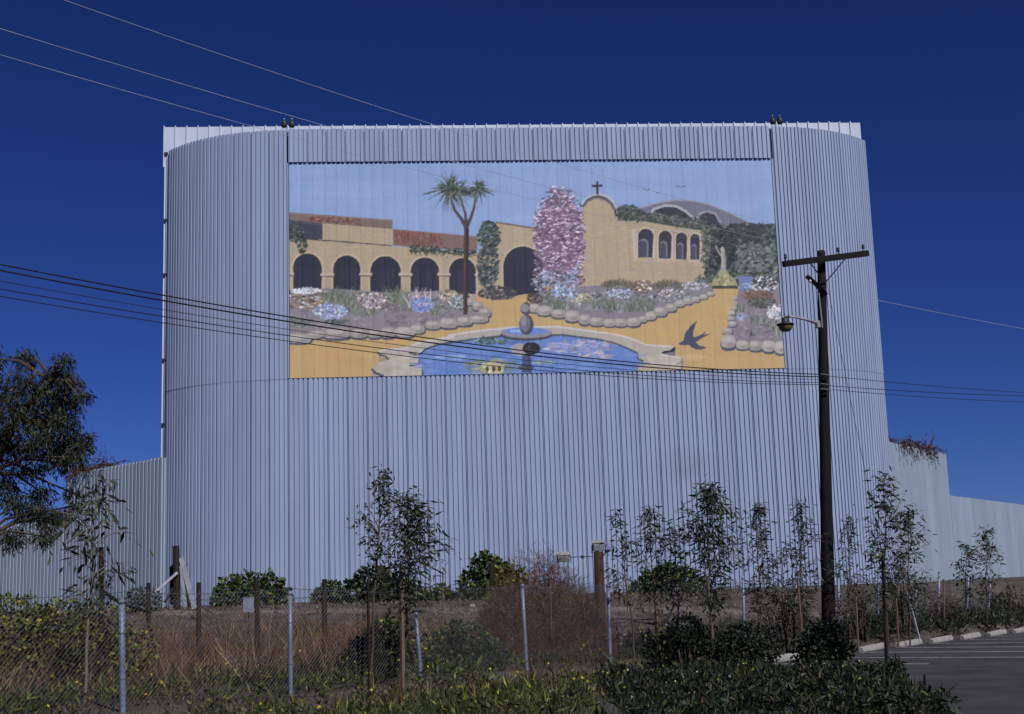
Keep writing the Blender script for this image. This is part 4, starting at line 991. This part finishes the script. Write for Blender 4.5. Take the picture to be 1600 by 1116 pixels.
def sapling(label, base, top, width, n_br, per, seed, leafL=.12, leafW=.026, lo_t=.32, cols=EUC, wts=(4, 3, 3, 1.2, .6), trunk_r=.022, lean_bias=(0, 0), droop=.9, profile=None, group='young trees along the fence', name='young_tree', cat_='tree', bark=None, gap=None):
    rng = np.random.default_rng(seed); rr = random.Random(seed)
    t = thing(name, label, cat_, tuple(base), 0, group)
    B = Vector((0, 0, 0)); T_ = Vector(top) - Vector(base); H = T_.length
    tr = [B + T_ * (k / 9) + Vector((rr.gauss(0, 1), rr.gauss(0, 1), 0)) * (.012 * H * (0 if k in (0, 9) else 1) * .5) for k in range(10)]
    MB().tube([Vector((0, 0, -.15))] + tr, [trunk_r * 1.1] + [trunk_r * (1 - .85 * k / 9) + .002 for k in range(10)], 7).build('trunk', bark or M_BARK, t, True)
    br = MB(); P, D = [], []
    prof_f = profile or (lambda u: (math.sin(PI * min(1, .12 + .88 * u) ** .8) * .9 + .12))
    def tp(u):
        k = min(8, int(u * 9)); return tr[k].lerp(tr[k + 1], u * 9 - k)
    n_br = int(n_br * 1.3)
    for b in range(n_br):
        u = lo_t + (1 - lo_t) * (b + rr.random()) / n_br
        if gap and gap[0] < u < gap[1] and rr.random() < .8: continue
        az = rr.uniform(0, 2 * PI); uu = (u - lo_t) / (1 - lo_t)
        L = width / 2 * prof_f(uu) * rr.uniform(.55, 1.15)
        el = rr.uniform(.55, 1.2) if uu < .85 else rr.uniform(.9, 1.4)
        d = Vector((math.cos(az) * math.cos(el) + lean_bias[0] * .4, math.sin(az) * math.cos(el) + lean_bias[1] * .4, math.sin(el)))
        p0 = tp(min(u, .985)); pts_ = [p0]
        dd = d.copy(); n_s = 5
        for k in range(n_s):
            dd = (dd + Vector((rr.gauss(0, .12), rr.gauss(0, .12), -.22 * droop * (k > 1)))).normalized(); pts_.append(pts_[-1] + dd * (L / n_s))
        br.tube(pts_, [trunk_r * .34 * (1 - .8 * k / n_s) + .0015 for k in range(n_s + 1)], 4, False)
        subs = [(pts_, 1.0)]
        for q_ in range(3):
            k = rr.randint(1, 4); dv = (dd + Vector((rr.gauss(0, .7), rr.gauss(0, .7), rr.gauss(-.1, .4)))).normalized()
            sp = [pts_[k], pts_[k] + dv * L * .18, pts_[k] + dv * L * .34 + Vector((0, 0, -.03 * L))]
            br.tube(sp, [.004, .003, .0015], 3, False); subs.append((sp, .5))
        for pp, f_ in subs:
            m_ = max(3, int(per * .95 * f_ * rr.uniform(.5, 1.4)))
            for _ in range(m_):
                v = rr.uniform(.12, 1.0) * (len(pp) - 1); k = min(int(v), len(pp) - 2)
                p = pp[k].lerp(pp[k + 1], v - k); ldir = Vector((rr.gauss(0, .55), rr.gauss(0, .55), -droop * rr.uniform(.3, 1.4) + .25)) + (pp[-1] - pp[0]).normalized() * .5
                P.append(p + Vector((rr.gauss(0, 1), rr.gauss(0, 1), rr.gauss(-.3, 1))) * (.035 + .035 * width)); D.append(ldir)
    br.build('branches', bark or M_BARK, t, kind='stuff')
    n = len(P)
    me = leaf_mesh('foliage', P, D, leafL * 1.4 * rng.uniform(.5, 1.3, n), leafW * 1.3 * rng.uniform(.7, 1.3, n), pick(rng, n, cols, wts), rng)
    new_obj('foliage', me, M_LEAF, t, 'stuff')
    return t
def stake(label, px, py0, py1, Yd, r=.022, m=M_STAKE, px1=None, square=True):
    b = on_ground(px, Yd); tpt = at(px1 or px, py0, Yd)
    return tag(MB().tube([b - Vector((0, 0, .15)), b, tpt], r, 4 if square else 8).build('tree_stake', m), label, 'stake', 'stakes along the fence')

def gy(px, py): return py
def tree_px(label, px_b, Yd, px_t, py_t, w_px, n_br, per, seed, **k):
    b = on_ground(px_b, Yd); tpt = at(px_t, py_t, Yd)
    return sapling(label, b, tpt, 1.18 * w_px * Yd / 2085, n_br, per, seed, **k)

tree_px('slender sapling with a few large drooping leaves at the far left', 136, 19.2, 152, 752, 125, 15, 7, 1, leafL=.15, leafW=.034, lo_t=.42, gap=(.0, .0), trunk_r=.026, bark=M_PALEBARK, droop=1.1, lean_bias=(.5, 0))
tree_px('tallest sparse wispy sapling, just left of the bushy staked one', 574, 21.0, 600, 737, 105, 20, 9, 2, leafL=.085, leafW=.026, lo_t=.46, trunk_r=.024)
tree_px('bushy sapling tied to a thick brown stake in front of the wall', 628, 21.6, 640, 781, 135, 30, 15, 3, leafL=.115, leafW=.026, lo_t=.40, trunk_r=.024)
tree_px('thin wispy sapling just right of the floodlight post', 990, 27.2, 966, 803, 70, 11, 7, 4, leafL=.13, leafW=.03, lo_t=.38, lean_bias=(-.3, 0))
tree_px('slim sapling standing behind the leafy bush right of the floodlight post', 1024, 28.2, 1014, 798, 84, 18, 11, 5, leafL=.13, leafW=.028, lo_t=.34)
tree_px('small leaning sapling between the slim one and the bushiest tall one', 1062, 28.6, 1050, 822, 70, 14, 10, 16, leafL=.12, leafW=.027, lo_t=.32)
tree_px('bushiest tall sapling among those left of the utility pole', 1110, 27.0, 1104, 764, 128, 34, 17, 6, leafL=.13, leafW=.028, lo_t=.30)
tree_px('narrow upright sapling midway between bushiest sapling and utility pole', 1186, 30.5, 1183, 788, 78, 24, 13, 7, leafL=.12, leafW=.027, lo_t=.26)
tree_px('narrow sapling just left of the utility pole', 1248, 31.5, 1250, 787, 78, 22, 11, 8, leafL=.12, leafW=.027, lo_t=.22)
tree_px('thin half-bare sapling just right of the utility pole', 1322, 34.0, 1326, 806, 76, 16, 9, 9, leafL=.13, leafW=.028, lo_t=.25)
tree_px('tall staked sapling in the car park right of the utility pole', 1379, 25.2, 1381, 746, 112, 22, 10, 10, leafL=.12, leafW=.03, lo_t=.38, lean_bias=(.25, 0))
tree_px('dense sapling behind the tall staked one, against the pale wall', 1418, 36.5, 1418, 800, 92, 20, 11, 12, leafL=.15, leafW=.034, lo_t=.25)
tree_px('small far sapling in front of the pale stepped wall', 1506, 44.5, 1510, 850, 46, 13, 8, 13, leafL=.15, leafW=.036, lo_t=.3)
tree_px('far sapling at the right edge beside the stepped wall', 1540, 44.0, 1541, 828, 66, 18, 10, 14, leafL=.15, leafW=.036, lo_t=.25)

stake('thick brown stake holding the bushy sapling', 627, 880, 1065, 21.45, .038)
stake('dark stake of the tallest sparse sapling', 575, 905, 1065, 20.9, .02, M_OLDWOOD)
stake('pale pinkish stake right of the floodlight post', 1028, 905, 1000, 28.0, .03, px1=1021)
stake('brown stake of the bushiest tall sapling', 1113, 900, 1040, 26.9, .026, px1=1105)
stake('brown stake just left of the utility pole', 1251, 905, 1015, 31.4, .028, px1=1246)
stake('tall dark stake of the sapling in the car park', 1379, 862, 1045, 25.05, .036, M_OLDWOOD)
stake('thin stake with a whitish tip rising from the dry bush', 860, 908, 1040, 27.3, .013)
stake('thin brown stake left of the dry bush', 692, 893, 1000, 30, .014)
stake('thin stake behind the dry bush near the floodlight post', 890, 912, 1000, 28.0, .013)
stake('pale slanting stake right of the tall staked sapling', 1435, 925, 985, 38.0, .035, M_PAINTW, px1=1417)
stake('brown stake between the utility pole and the staked sapling', 1337, 930, 1000, 34.8, .026)
stake('short pale stake at the foot of the utility pole trees', 1400, 935, 990, 36.2, .028)
stake('thin dark stake at the far right behind the wheel stops', 1474, 905, 980, 42.5, .03)

# leafy vine bushes against the building
def bush(label, lobes, seed, N, leafL, cols=FIG, wts=(4, 3, 3, 1.2, .7), base=None, name='leafy_bush', cat_='bush', group='leafy bushes along the building', broad=True, fill_in=.5, mat_=None, droop=.35):
    rng = np.random.default_rng(seed); rr = random.Random(seed)
    t = thing(name, label, cat_, tuple(base), 0, group); base = Vector(base)
    lob = [(Vector(c) - base, r) for c, r in lobes]
    st = MB()
    for c, r in lob:
        for _ in range(4):
            e = c + Vector((rr.gauss(0, .4), rr.gauss(0, .4), rr.gauss(0, .3))) * r
            st.tube([Vector((e.x * .3, e.y * .3, -.05)), e * .6 + Vector((0, 0, .05)), e], [.03, .02, .006], 5, False)
    st.build('stems', M_BARK, t, kind='stuff')
    vol = np.array([r ** 2 for _, r in lob]); which = rng.choice(len(lob), N, p=vol / vol.sum())
    C_ = np.array([list(c) for c, _ in lob])[which]; R_ = np.array([r for _, r in lob])[which][:, None]
    d = nrm(rng.normal(size=(N, 3))); rad = rng.uniform(fill_in, 1.06, (N, 1)) ** .6
    P = C_ + d * R_ * rad * np.array([1, 1, .92]) + rng.normal(size=(N, 3)) * .03
    gz = np.array([ground_z(p[0] + base.x, p[1] + base.y) for p in P]) - base.z
    keep = P[:, 2] > gz + .01; P, d = P[keep], d[keep]; n = len(P)
    D = d * .8 + rng.normal(size=(n, 3)) * .55 + [0, 0, -droop]
    me = leaf_mesh('foliage', P, D, leafL * rng.uniform(.6, 1.3, n), leafL * .85 * rng.uniform(.6, 1.2, n) * (1 if broad else .35), pick(rng, n, cols, wts, .3), rng, broad)
    new_obj('foliage', me, mat_ or M_LEAF, t, 'stuff')
    return t
def bush_px(label, Yd, lobes_px, seed, N, leafL, **k):
    lb = [(at(x, y, Yd + dy), r * Yd / 2085) for x, y, r, dy in lobes_px]
    cx = sum(l[0] for l in lobes_px) / len(lobes_px)
    return bush(label, lb, seed, N, leafL, base=on_ground(cx, Yd), **k)
bush_px('broad two-humped green bush behind the small sign', 53, [(362, 928, 27, 0), (385, 918, 24, .5), (418, 918, 24, 0), (436, 932, 18, .3), (346, 940, 16, 0), (400, 936, 26, -.4)], 21, 1700, .20)
bush_px('smallest rounded green bush right of the two-humped one', 53, [(520, 926, 18, 0), (503, 935, 16, 0), (533, 938, 15, .3)], 22, 700, .19)
bush_px('dark green mounded bush behind the two tall saplings', 52, [(585, 912, 30, 0), (560, 928, 26, .3), (612, 926, 28, 0), (640, 930, 24, .2), (586, 938, 30, -.3)], 23, 2000, .19, cols=DARK + FIG[:1], wts=(3, 3, 2, 1.5, 2))
bush_px('low green bush between the mounded bush and the tall peaked bush', 52, [(690, 934, 18, 0), (712, 936, 15, .3), (668, 940, 12, 0)], 24, 560, .18)
bush_px('tall peaked green bush left of the dry brown bush', 51, [(757, 888, 24, 0), (772, 895, 24, .3), (742, 915, 26, 0), (782, 915, 28, .2), (804, 902, 18, .2), (760, 932, 30, -.3), (728, 935, 16, 0)], 25, 2100, .20)
bush_px('broad green bush right of the floodlight post', 54, [(1022, 912, 22, 0), (1045, 903, 22, .3), (1070, 908, 22, 0), (1000, 922, 14, .2), (1088, 916, 14, 0)], 26, 1500, .20)
bush_px('small grey-green bush at the foot of the ribbed wall beside the timbers', 44, [(215, 932, 16, 0), (236, 938, 16, .3), (205, 944, 14, 0)], 27, 520, .10, cols=[(.05, .06, .045), (.07, .08, .06), (.035, .045, .03)], wts=(1, 1, 1))
bush_px('wide mound of yellow-green creeper at the lower left', 22.5, [(95, 985, 55, 0), (150, 975, 45, .5), (70, 1020, 70, -.5), (150, 1030, 60, -.6), (30, 985, 60, .3), (-20, 1000, 80, 0), (205, 1015, 40, .4)], 28, 5200, .075, cols=[(.06, .072, .015), (.11, .12, .02), (.025, .035, .012), (.22, .20, .02)], wts=(3, 3, 3, .8), group='weedy mounds')
bush_px('green nettle-like clump behind the short bent fence post', 23.5, [(600, 1010, 38, 0), (630, 1005, 30, .3), (570, 1025, 30, 0), (605, 985, 25, .2)], 29, 1500, .085, cols=[(.035, .055, .018), (.06, .085, .022), (.022, .034, .014), (.28, .25, .03)], wts=(3, 3, 3, .7), group='weedy mounds')
bush_px('green clump between the bent post and the dry brown bush', 25, [(700, 1015, 36, 0), (735, 1005, 34, .3), (760, 1025, 30, 0), (710, 990, 20, 0)], 30, 1500, .085, cols=[(.035, .055, .022), (.05, .075, .028), (.022, .034, .018), (.24, .22, .03)], wts=(3, 3, 3, .7), group='weedy mounds')
# dark shrubs of the car park border
SH = [('dark shrub at the fence between the two slim saplings', 27.0, [(1072, 985, 26, 0), (1050, 998, 20, .1), (1090, 1000, 22, 0)], 900),
      ('darkest rounded shrub in front of the wheel stops left of the pole', 25.6, [(1165, 1005, 34, 0), (1135, 1018, 24, 0), (1195, 1018, 22, .1), (1160, 1025, 30, -.2)], 1800),
      ('large dark shrub hiding the foot of the utility pole', 26.6, [(1288, 1005, 36, 0), (1258, 1015, 24, .2), (1316, 1016, 20, 0), (1290, 1025, 34, -.2), (1300, 985, 18, .2)], 2000),
      ('low dark shrub below the bushiest sapling', 27.6, [(1120, 1000, 18, 0), (1102, 1008, 16, .1)], 500),
      ('dark shrub in the fence line left of the utility pole', 32.5, [(1225, 925, 22, 0), (1250, 940, 20, .2), (1215, 950, 20, 0), (1240, 960, 22, 0)], 900),
      ('dark shrub in the fence line right of the utility pole', 36.6, [(1345, 925, 24, 0), (1322, 945, 20, 0), (1362, 948, 22, .2), (1340, 968, 24, 0)], 1000),
      ('dark tangled shrub behind the pale slanting stake', 39.4, [(1410, 915, 26, 0), (1390, 940, 22, .2), (1432, 938, 20, 0), (1415, 960, 26, 0), (1398, 895, 16, 0)], 1300),
      ('brownish tangled shrub at the right end of the fence', 43.5, [(1450, 940, 22, 0), (1480, 945, 22, .2), (1465, 962, 22, 0), (1505, 955, 20, 0)], 900)]
for k, (lab, Yd, lb, N) in enumerate(SH):
    bush_px(lab, Yd, lb, 40 + k, int(N * 1.3), .07 if Yd < 30 else .10, cols=DARK if k < 7 else [(.04, .03, .018), (.025, .025, .014), (.06, .04, .022)], wts=(3, 2, 3, .4) if k < 7 else (1, 1, 1), name='dark_shrub', group='dark shrubs bordering the car park', broad=False if k > 3 else True)

# big dry brown bush: fine stalks fanning out, a little creeper on it
def dry_bush(label, base, W_, H_, N, seed, cols, wts, name='dry_bush', group='dry bushes'):
    rng = np.random.default_rng(seed); t = thing(name, label, 'bush', tuple(base), 0, group)
    a = rng.uniform(0, 2 * PI, N); r0 = np.sqrt(rng.uniform(0, 1, N)) * W_ * .48
    out = rng.uniform(.05, .55, N)[:, None]
    P = np.stack([np.cos(a) * r0, np.sin(a) * r0 * .8, rng.uniform(0, 1, N) ** .8 * H_ * .95 * np.maximum(.12, 1 - .85 * (r0 / (W_ * .5)) ** 2) * (1 + .20 * np.sin(a * 3 + seed) + .13 * np.sin(a * 7 + r0 * 4))], 1)
    D = np.stack([np.cos(a), np.sin(a), np.zeros(N)], 1) * out + rng.normal(size=(N, 3)) * .75 + [0, 0, .55]
    me = leaf_mesh('stalks', P, D, rng.uniform(.08, .30, N) * H_ * .5, rng.uniform(.006, .013, N), pick(rng, N, cols, wts, .3), rng, False, .02)
    new_obj('stalks', me, M_BLADE, t, 'stuff')
    m_ = MB(); rr = random.Random(seed)
    for _ in range(26):
        q_ = rr.uniform(0, 2 * PI); e = Vector((math.cos(q_) * W_ * .4 * rr.random(), math.sin(q_) * W_ * .3 * rr.random(), H_ * rr.uniform(.3, .6)))
        m_.tube([Vector((e.x * .4, e.y * .4, -.05)), e * .6, e], [.014, .01, .004], 4, False)
    m_.build('woody_stems', M_BARK, t, kind='stuff')
    return t
BR = [(.12, .055, .027), (.17, .085, .04), (.06, .03, .018), (.25, .145, .07), (.03, .019, .014)]
dry_bush('big rust-brown dry bush in front of the wall beside the floodlight post', on_ground(846, 28.4), 3.1, 2.0, 46000, 60, BR, (4, 3, 3, .8, 2))
dry_bush('rust-brown dry weed clump behind the green nettle-like clump', on_ground(560, 26.0), 1.9, 1.05, 7000, 61, BR, (4, 3, 3, .8, 2))
dry_bush('small brown dry clump right of the bushy sapling stake', on_ground(675, 25.8), 1.7, .95, 6000, 62, BR, (4, 3, 3, .8, 2))
dry_bush('reddish dry weed clump hugging the third wooden post', on_ground(318, 26.6), .6, .8, 1500, 63, BR, (4, 3, 3, .8, 1))

# dry vines lying over the tops of the perimeter walls
def vine(label, pts_top, seed, hang):
    rng = np.random.default_rng(seed); rr = random.Random(seed)
    o0 = pts_top[0]; t = thing('dry_vine', label, 'vine', tuple(o0), 0, 'dry vines on the walls')
    st = MB(); P, D = [], []
    for _ in range(70):
        u = min(.999, max(0, rr.betavariate(2, 1.6))) * (len(pts_top) - 1); k = int(u); p = pts_top[k].lerp(pts_top[k + 1], u - k) - o0 + Vector((rr.gauss(0, .1), -.1, rr.uniform(-.05, .12)))
        d = Vector((rr.gauss(0, 1), rr.gauss(0, .3), rr.uniform(-.2, .9))); pp = [p]
        if rr.random() < hang: d = Vector((rr.gauss(.15, .25), -.12, -1))
        L = rr.uniform(.3, 1.1)
        for _k in range(5):
            d = (d.normalized() + Vector((rr.gauss(0, .25), rr.gauss(0, .08), -.08))); pp.append(pp[-1] + d.normalized() * L / 5)
        st.tube(pp, [.012, .010, .008, .006, .005, .003], 4, False)
        for q_ in range(26):
            v = rr.random() ** 1.3 * 4.99; k = int(v); P.append(pp[k].lerp(pp[k + 1], v - k)); D.append((rr.gauss(0, 1), rr.gauss(0, .6), rr.gauss(-.2, .8)))
    st.build('stems', M_BARK, t, kind='stuff'); n = len(P)
    me = leaf_mesh('foliage', P, D, rng.uniform(.06, .16, n), rng.uniform(.02, .06, n), pick(rng, n, [(.11, .042, .022), (.16, .075, .035), (.05, .025, .018), (.05, .045, .025)], (3, 2, 2, 1)), rng)
    new_obj('foliage', me, M_LEAF, t, 'stuff')
def wl_pt(ax, ay, bx, by, z, u):
    x, y = ax + (bx - ax) * u, ay + (by - ay) * u; return Vector(WALL_O + WU * x + WB * y) + Vector((0, 0, z))
vine('reddish dry vine lying on top of the left ribbed wall', [wl_pt(-16.9, 3.45, -22.2, 7.45, 7.72 - .25 * u, u) for u in np.linspace(.42, .98, 8)], 70, .05)
vine('rusty dry vine spilling over the top of the right pale wall', [wl_pt(16.32, 3.45, 22.7, 11.6, 7.76, u) for u in np.linspace(.12, .82, 8)], 71, .35)

# large eucalyptus at the left edge
def clump_tree(label, trunk, clumps, N, seed):
    rng = np.random.default_rng(seed); rr = random.Random(seed)
    b = trunk[0]; t = thing('eucalyptus_tree', label, 'tree', tuple(b))
    MB().tube([p - b for p in [b - Vector((0, 0, .3))] + trunk], [.26, .24, .2, .16, .11, .05][:len(trunk) + 1], 9).build('trunk', M_BARK, t, True)
    st = MB()
    P, D = [], []
    for c, r in clumps:
        c = c - b; near = min((p - b for p in trunk), key=lambda p: (p - c).length + abs(p.z + .8 - c.z) * .3)
        st.tube([near, near.lerp(c, .5) + Vector((0, 0, .2)), c], [.05, .035, .015], 5, False)
        k = int(N * r * r)
        for _ in range(k):
            d = Vector((rr.gauss(0, 1), rr.gauss(0, 1), rr.gauss(0, .9))).normalized(); q_ = c + d * r * rr.random() ** .45 * rr.uniform(.75, 1.15)
            P.append(q_); D.append((rr.gauss(0, .5) + d.x * .4, rr.gauss(0, .5) + d.y * .4, -rr.uniform(.2, 1.4)))
        for _ in range(5):
            d = Vector((rr.gauss(0, 1), rr.gauss(0, 1), rr.gauss(0, .8))).normalized(); st.tube([c, c + d * r * .6, c + d * r * 1.0 + Vector((0, 0, -.08))], [.014, .008, .003], 4, False)
    st.build('limbs', M_BARK, t, kind='stuff'); n = len(P)
    me = leaf_mesh('crown', P, D, rng.uniform(.11, .22, n), rng.uniform(.022, .04, n), pick(rng, n, [(.030, .038, .020), (.018, .024, .015), (.055, .062, .032), (.012, .015, .012), (.075, .055, .03)], (3, 3, 1.5, 2, .5)), rng)
    new_obj('crown', me, M_LEAF, t, 'stuff')
Ye = 30
cl = [(100, 562, 17), (92, 585, 26), (110, 600, 22), (80, 615, 34), (105, 632, 26), (132, 617, 13), (125, 622, 12), (70, 650, 36), (100, 662, 30), (60, 690, 34), (95, 700, 32), (118, 688, 22), (136, 684, 12), (132, 698, 16), (88, 722, 26), (116, 715, 22), (50, 735, 22), (66, 770, 22), (58, 800, 26), (80, 812, 22), (100, 805, 16), (70, 838, 20), (118, 790, 12), (112, 770, 14),
      (40, 600, 32), (20, 640, 40), (-15, 610, 40), (-30, 680, 46), (20, 700, 42), (0, 760, 36), (30, 790, 28), (-40, 760, 40), (20, 840, 24), (40, 560, 22), (-20, 560, 30)]
rr_ = random.Random(3)
trk = [on_ground(-45, Ye), at(-40, 850, Ye), at(-20, 740, Ye), at(25, 655, Ye), at(80, 595, Ye)]
clump_tree('dark eucalyptus tree with drooping foliage at the left edge', trk, [(at(x, y, Ye + rr_.uniform(-.5, .5)), r * Ye / 2085) for x, y, r in cl], 2800, 5)

# ------------------------------------------------------------------ weeds, grasses and flowers that nobody could count
def field(name, label, cat_, n, s_rng, d_rng, seed, Lr, Wr, cols, wts, up=1.0, spread=.45, broad=False, m=None, dens=None, zr=(0, 0)):
    rng = np.random.default_rng(seed)
    s_ = rng.uniform(*s_rng, n); d_ = rng.uniform(*d_rng, n)
    x = -5.29 + .6 * s_ - .8 * d_; y = 17.7 + .8 * s_ + .6 * d_
    cl_ = .9 * np.sin(x * 1.9 + 1.3 * np.sin(y * .9 + seed)) * np.sin(y * 1.6 + 1.1 * np.sin(x * .8)) + .6 * np.sin(x * 5.1 + y * 2.3) * np.sin(y * 4.7 - x)
    keep = rng.uniform(-1.0, .9, n) < cl_
    if dens is not None: keep &= dens(x, y, s_, d_, rng)
    x, y, cl_ = x[keep], y[keep], cl_[keep]; n = len(x)
    z = ground_z(x, y) + rng.uniform(*zr, n) if zr[1] else ground_z(x, y) - .01
    P = np.stack([x, y, z], 1); D = rng.normal(size=(n, 3)) * spread + [0, 0, up]
    hgt = rng.uniform(*Lr, n) * (.75 + .35 * np.clip(cl_, -.6, 1))
    me = leaf_mesh(name, P, D, hgt, rng.uniform(*Wr, n), np.clip(pick(rng, n, cols, wts, .28) * (.75 + .4 * np.clip(cl_, -.8, 1.2))[:, None], .003, .9), rng, broad, .05)  # clump tint: patchy tone, with shadow between clumps painted into the colour
    o = new_obj(name, me, m or M_BLADE, None, 'stuff'); return tag(o, label, cat_)
DRYC = [(.145, .092, .056), (.20, .138, .082), (.07, .043, .029), (.29, .21, .125), (.12, .062, .034)]
GRN = [(.052, .070, .020), (.09, .112, .028), (.026, .036, .014), (.19, .185, .035)]
nolot = lambda x, y, s_, d_, rng: ~((d_ < -.75) & (x > 1.2))
field('dry_grass', 'tangle of tan and brown dry grass behind the chain link fence', 'grass', 52000, (-3, 15), (1.8, 11.5), 81, (.35, 1.05), (.007, .018), DRYC, (4, 3, 3, 1, 2), spread=.85)
field('dry_grass', 'short dry grass scattered over the bare bank below the building', 'grass', 26000, (2, 36), (3, 30), 82, (.08, .36), (.008, .02), DRYC + [(.05, .05, .025)], (4, 3, 3, 1, 2, 2), spread=.7,
      dens=lambda x, y, s_, d_, rng: -((x - WALL_O[0]) * WB[0] + (y - WALL_O[1]) * WB[1]) > .8)
field('green_weeds', 'low green weeds along both sides of the chain link fence', 'weeds', 62000, (-9, 16), (-5.5, 3.2), 83, (.06, .28), (.012, .045), GRN, (4, 3, 4, .7), up=.6, spread=.7, m=M_LEAF, dens=nolot, zr=(0, .22))
field('green_weeds', 'low dark weeds and creeper under the saplings by the car park', 'weeds', 34000, (12, 46), (-.74, 2.6), 84, (.07, .30), (.02, .06), DARK + [(.06, .05, .025)], (4, 3, 4, .6, 1), up=.6, spread=.7, m=M_LEAF, dens=nolot, zr=(0, .45))
field('weed_stems', 'thin upright weed stems among the green weeds', 'weeds', 7000, (-8, 16), (-4, 3), 85, (.2, .6), (.006, .012), GRN + DRYC[:2], (2, 2, 2, 1, 2, 1), m=M_LEAF, dens=nolot, spread=.35)
field('yellow_flowers', 'scattered small yellow flowers among the fence weeds', 'flowers', 3600, (-9, 20), (-3.5, 4.0), 86, (.025, .06), (.025, .055), [(.55, .42, .02), (.40, .36, .03), (.48, .22, .03)], (4, 3, 1), up=.6, spread=.8, broad=True, m=M_FLOWER, dens=lambda x, y, s_, d_, rng: nolot(x, y, s_, d_, rng) & (np.sin(x * 2.7 + y) * np.sin(y * 2.1 - x * .7) > .35), zr=(.15, .5))
# island ground cover
rng = np.random.default_rng(90)
def island_pts(n):
    out = []
    while len(out) < n:
        x, y = rng.uniform(.9, 6.6), 14 + 11 * rng.uniform(0, 1) ** .75
        ins = False
        for j in range(len(isl)):
            (x0, y0), (x1, y1) = isl[j], isl[(j + 1) % len(isl)]
            x0, x1 = cxm + (x0 - cxm) * .93, cxm + (x1 - cxm) * .93; y0, y1 = cym + (y0 - cym) * .93, cym + (y1 - cym) * .93
            if (y0 > y) != (y1 > y) and x < x0 + (y - y0) * (x1 - x0) / (y1 - y0): ins = not ins
        if ins: out.append((x, y))
    return np.array(out)
ip = island_pts(30000); h_ = .12 + .16 * np.sin(ip[:, 0] * 1.7 + np.sin(ip[:, 1])) * np.sin(ip[:, 1] * 1.3 + 1) + .08 * np.sin(ip[:, 0] * 5.1) * np.sin(ip[:, 1] * 4.3)
_k = (h_ > rng.uniform(-.12, .12, len(ip))); ip, h_ = ip[_k], h_[_k]; ip = ip + rng.normal(size=ip.shape) * .04
P = np.c_[ip, lot_z(ip[:, 1]) + .10 + rng.uniform(0, 1, len(ip)) * np.maximum(h_, .05)]
me = leaf_mesh('ground_cover', P, rng.normal(size=P.shape) * .7 + [0, 0, .5], rng.uniform(.03, .15, len(P)), rng.uniform(.012, .05, len(P)), pick(rng, len(P), DARK + [(.06, .08, .02), (.07, .05, .025)], (4, 3, 4, .9, .8, .6)), rng, True)
tag(new_obj('ground_cover', me, M_LEAF, None, 'stuff'), 'dark low ground cover filling the kerbed island at the bottom right', 'ground cover')
ip = island_pts(90); P = np.c_[ip, lot_z(ip[:, 1]) + .26 + rng.uniform(-.05, .08, len(ip))]
me = leaf_mesh('small_flowers', P, rng.normal(size=P.shape) * .5 + [0, -.3, .6], rng.uniform(.02, .045, len(P)), rng.uniform(.025, .05, len(P)), pick(rng, len(P), [(.6, .58, .55), (.42, .40, .05), (.5, .45, .3), (.4, .02, .03)], (3, 3, 1, .3), .1), rng, True)
tag(new_obj('small_flowers', me, M_FLOWER, None, 'stuff'), 'white and yellow flowers dotted over the island ground cover', 'flowers')

# loose stones and clods on the bank
rng = np.random.default_rng(95); n = 5200
s_ = rng.uniform(4, 36, n); d_ = rng.uniform(1.5, 30, n); x = -5.29 + .6 * s_ - .8 * d_; y = 17.7 + .8 * s_ + .6 * d_
k_ = (-((x - WALL_O[0]) * WB[0] + (y - WALL_O[1]) * WB[1]) > .5); x, y = x[k_], y[k_]; n = len(x)
r_ = rng.uniform(.02, .055, n) * (1 + 1.6 * (rng.uniform(0, 1, n) < .06)); c_ = np.stack([x, y, ground_z(x, y) + r_ * .3], 1)
off = np.array([(1, 0, 0), (0, 1, 0), (-1, 0, 0), (0, -1, 0), (0, 0, .8), (0, 0, -.8)])[None] * r_[:, None, None] * rng.uniform(.6, 1.4, (n, 6, 1))
V = (c_[:, None] + off).reshape(-1, 3); F_ = np.array([(0, 1, 4), (1, 2, 4), (2, 3, 4), (3, 0, 4), (1, 0, 5), (2, 1, 5), (3, 2, 5), (0, 3, 5)])
lo = (F_[None] + (np.arange(n) * 6)[:, None, None]).ravel()
me = poly_mesh('loose_stones', V, np.full(n * 8, 3), lo, np.repeat(pick(rng, n, [(.10, .088, .08), (.16, .145, .135), (.06, .05, .045), (.24, .225, .21)], (4, 2, 3, .5)), 6, 0))
tag(new_obj('loose_stones', me, M_BLADE, None, 'stuff'), 'loose stones and clods scattered over the bare bank', 'stones')

field('bank_weeds', 'patches of dark and tan weeds over the bank behind the fence', 'weeds', 30000, (6, 38), (1.2, 15), 97, (.08, .42), (.008, .03), DRYC[:3] + DARK[:2] + [(.05, .045, .025)], (2, 1, 3, 2, 2, 3), up=.8, spread=.7,
      dens=lambda x, y, s_, d_, rng: (np.sin(x * .9 + 1.2 * np.sin(y * .7)) * np.sin(y * .8 + x * .3) > .12) & (-((x - WALL_O[0]) * WB[0] + (y - WALL_O[1]) * WB[1]) > .8))
field('verge_weeds', 'scruffy mixed weeds between the fence weeds and the kerbed bed', 'weeds', 9000, (2, 11), (-7, -.3), 98, (.1, .45), (.008, .03), GRN + DRYC[:3] + DARK[:2], (2, 1, 2, .5, 1, 1, 1, 2, 2), up=.8, spread=.6, dens=nolot, m=M_LEAF)
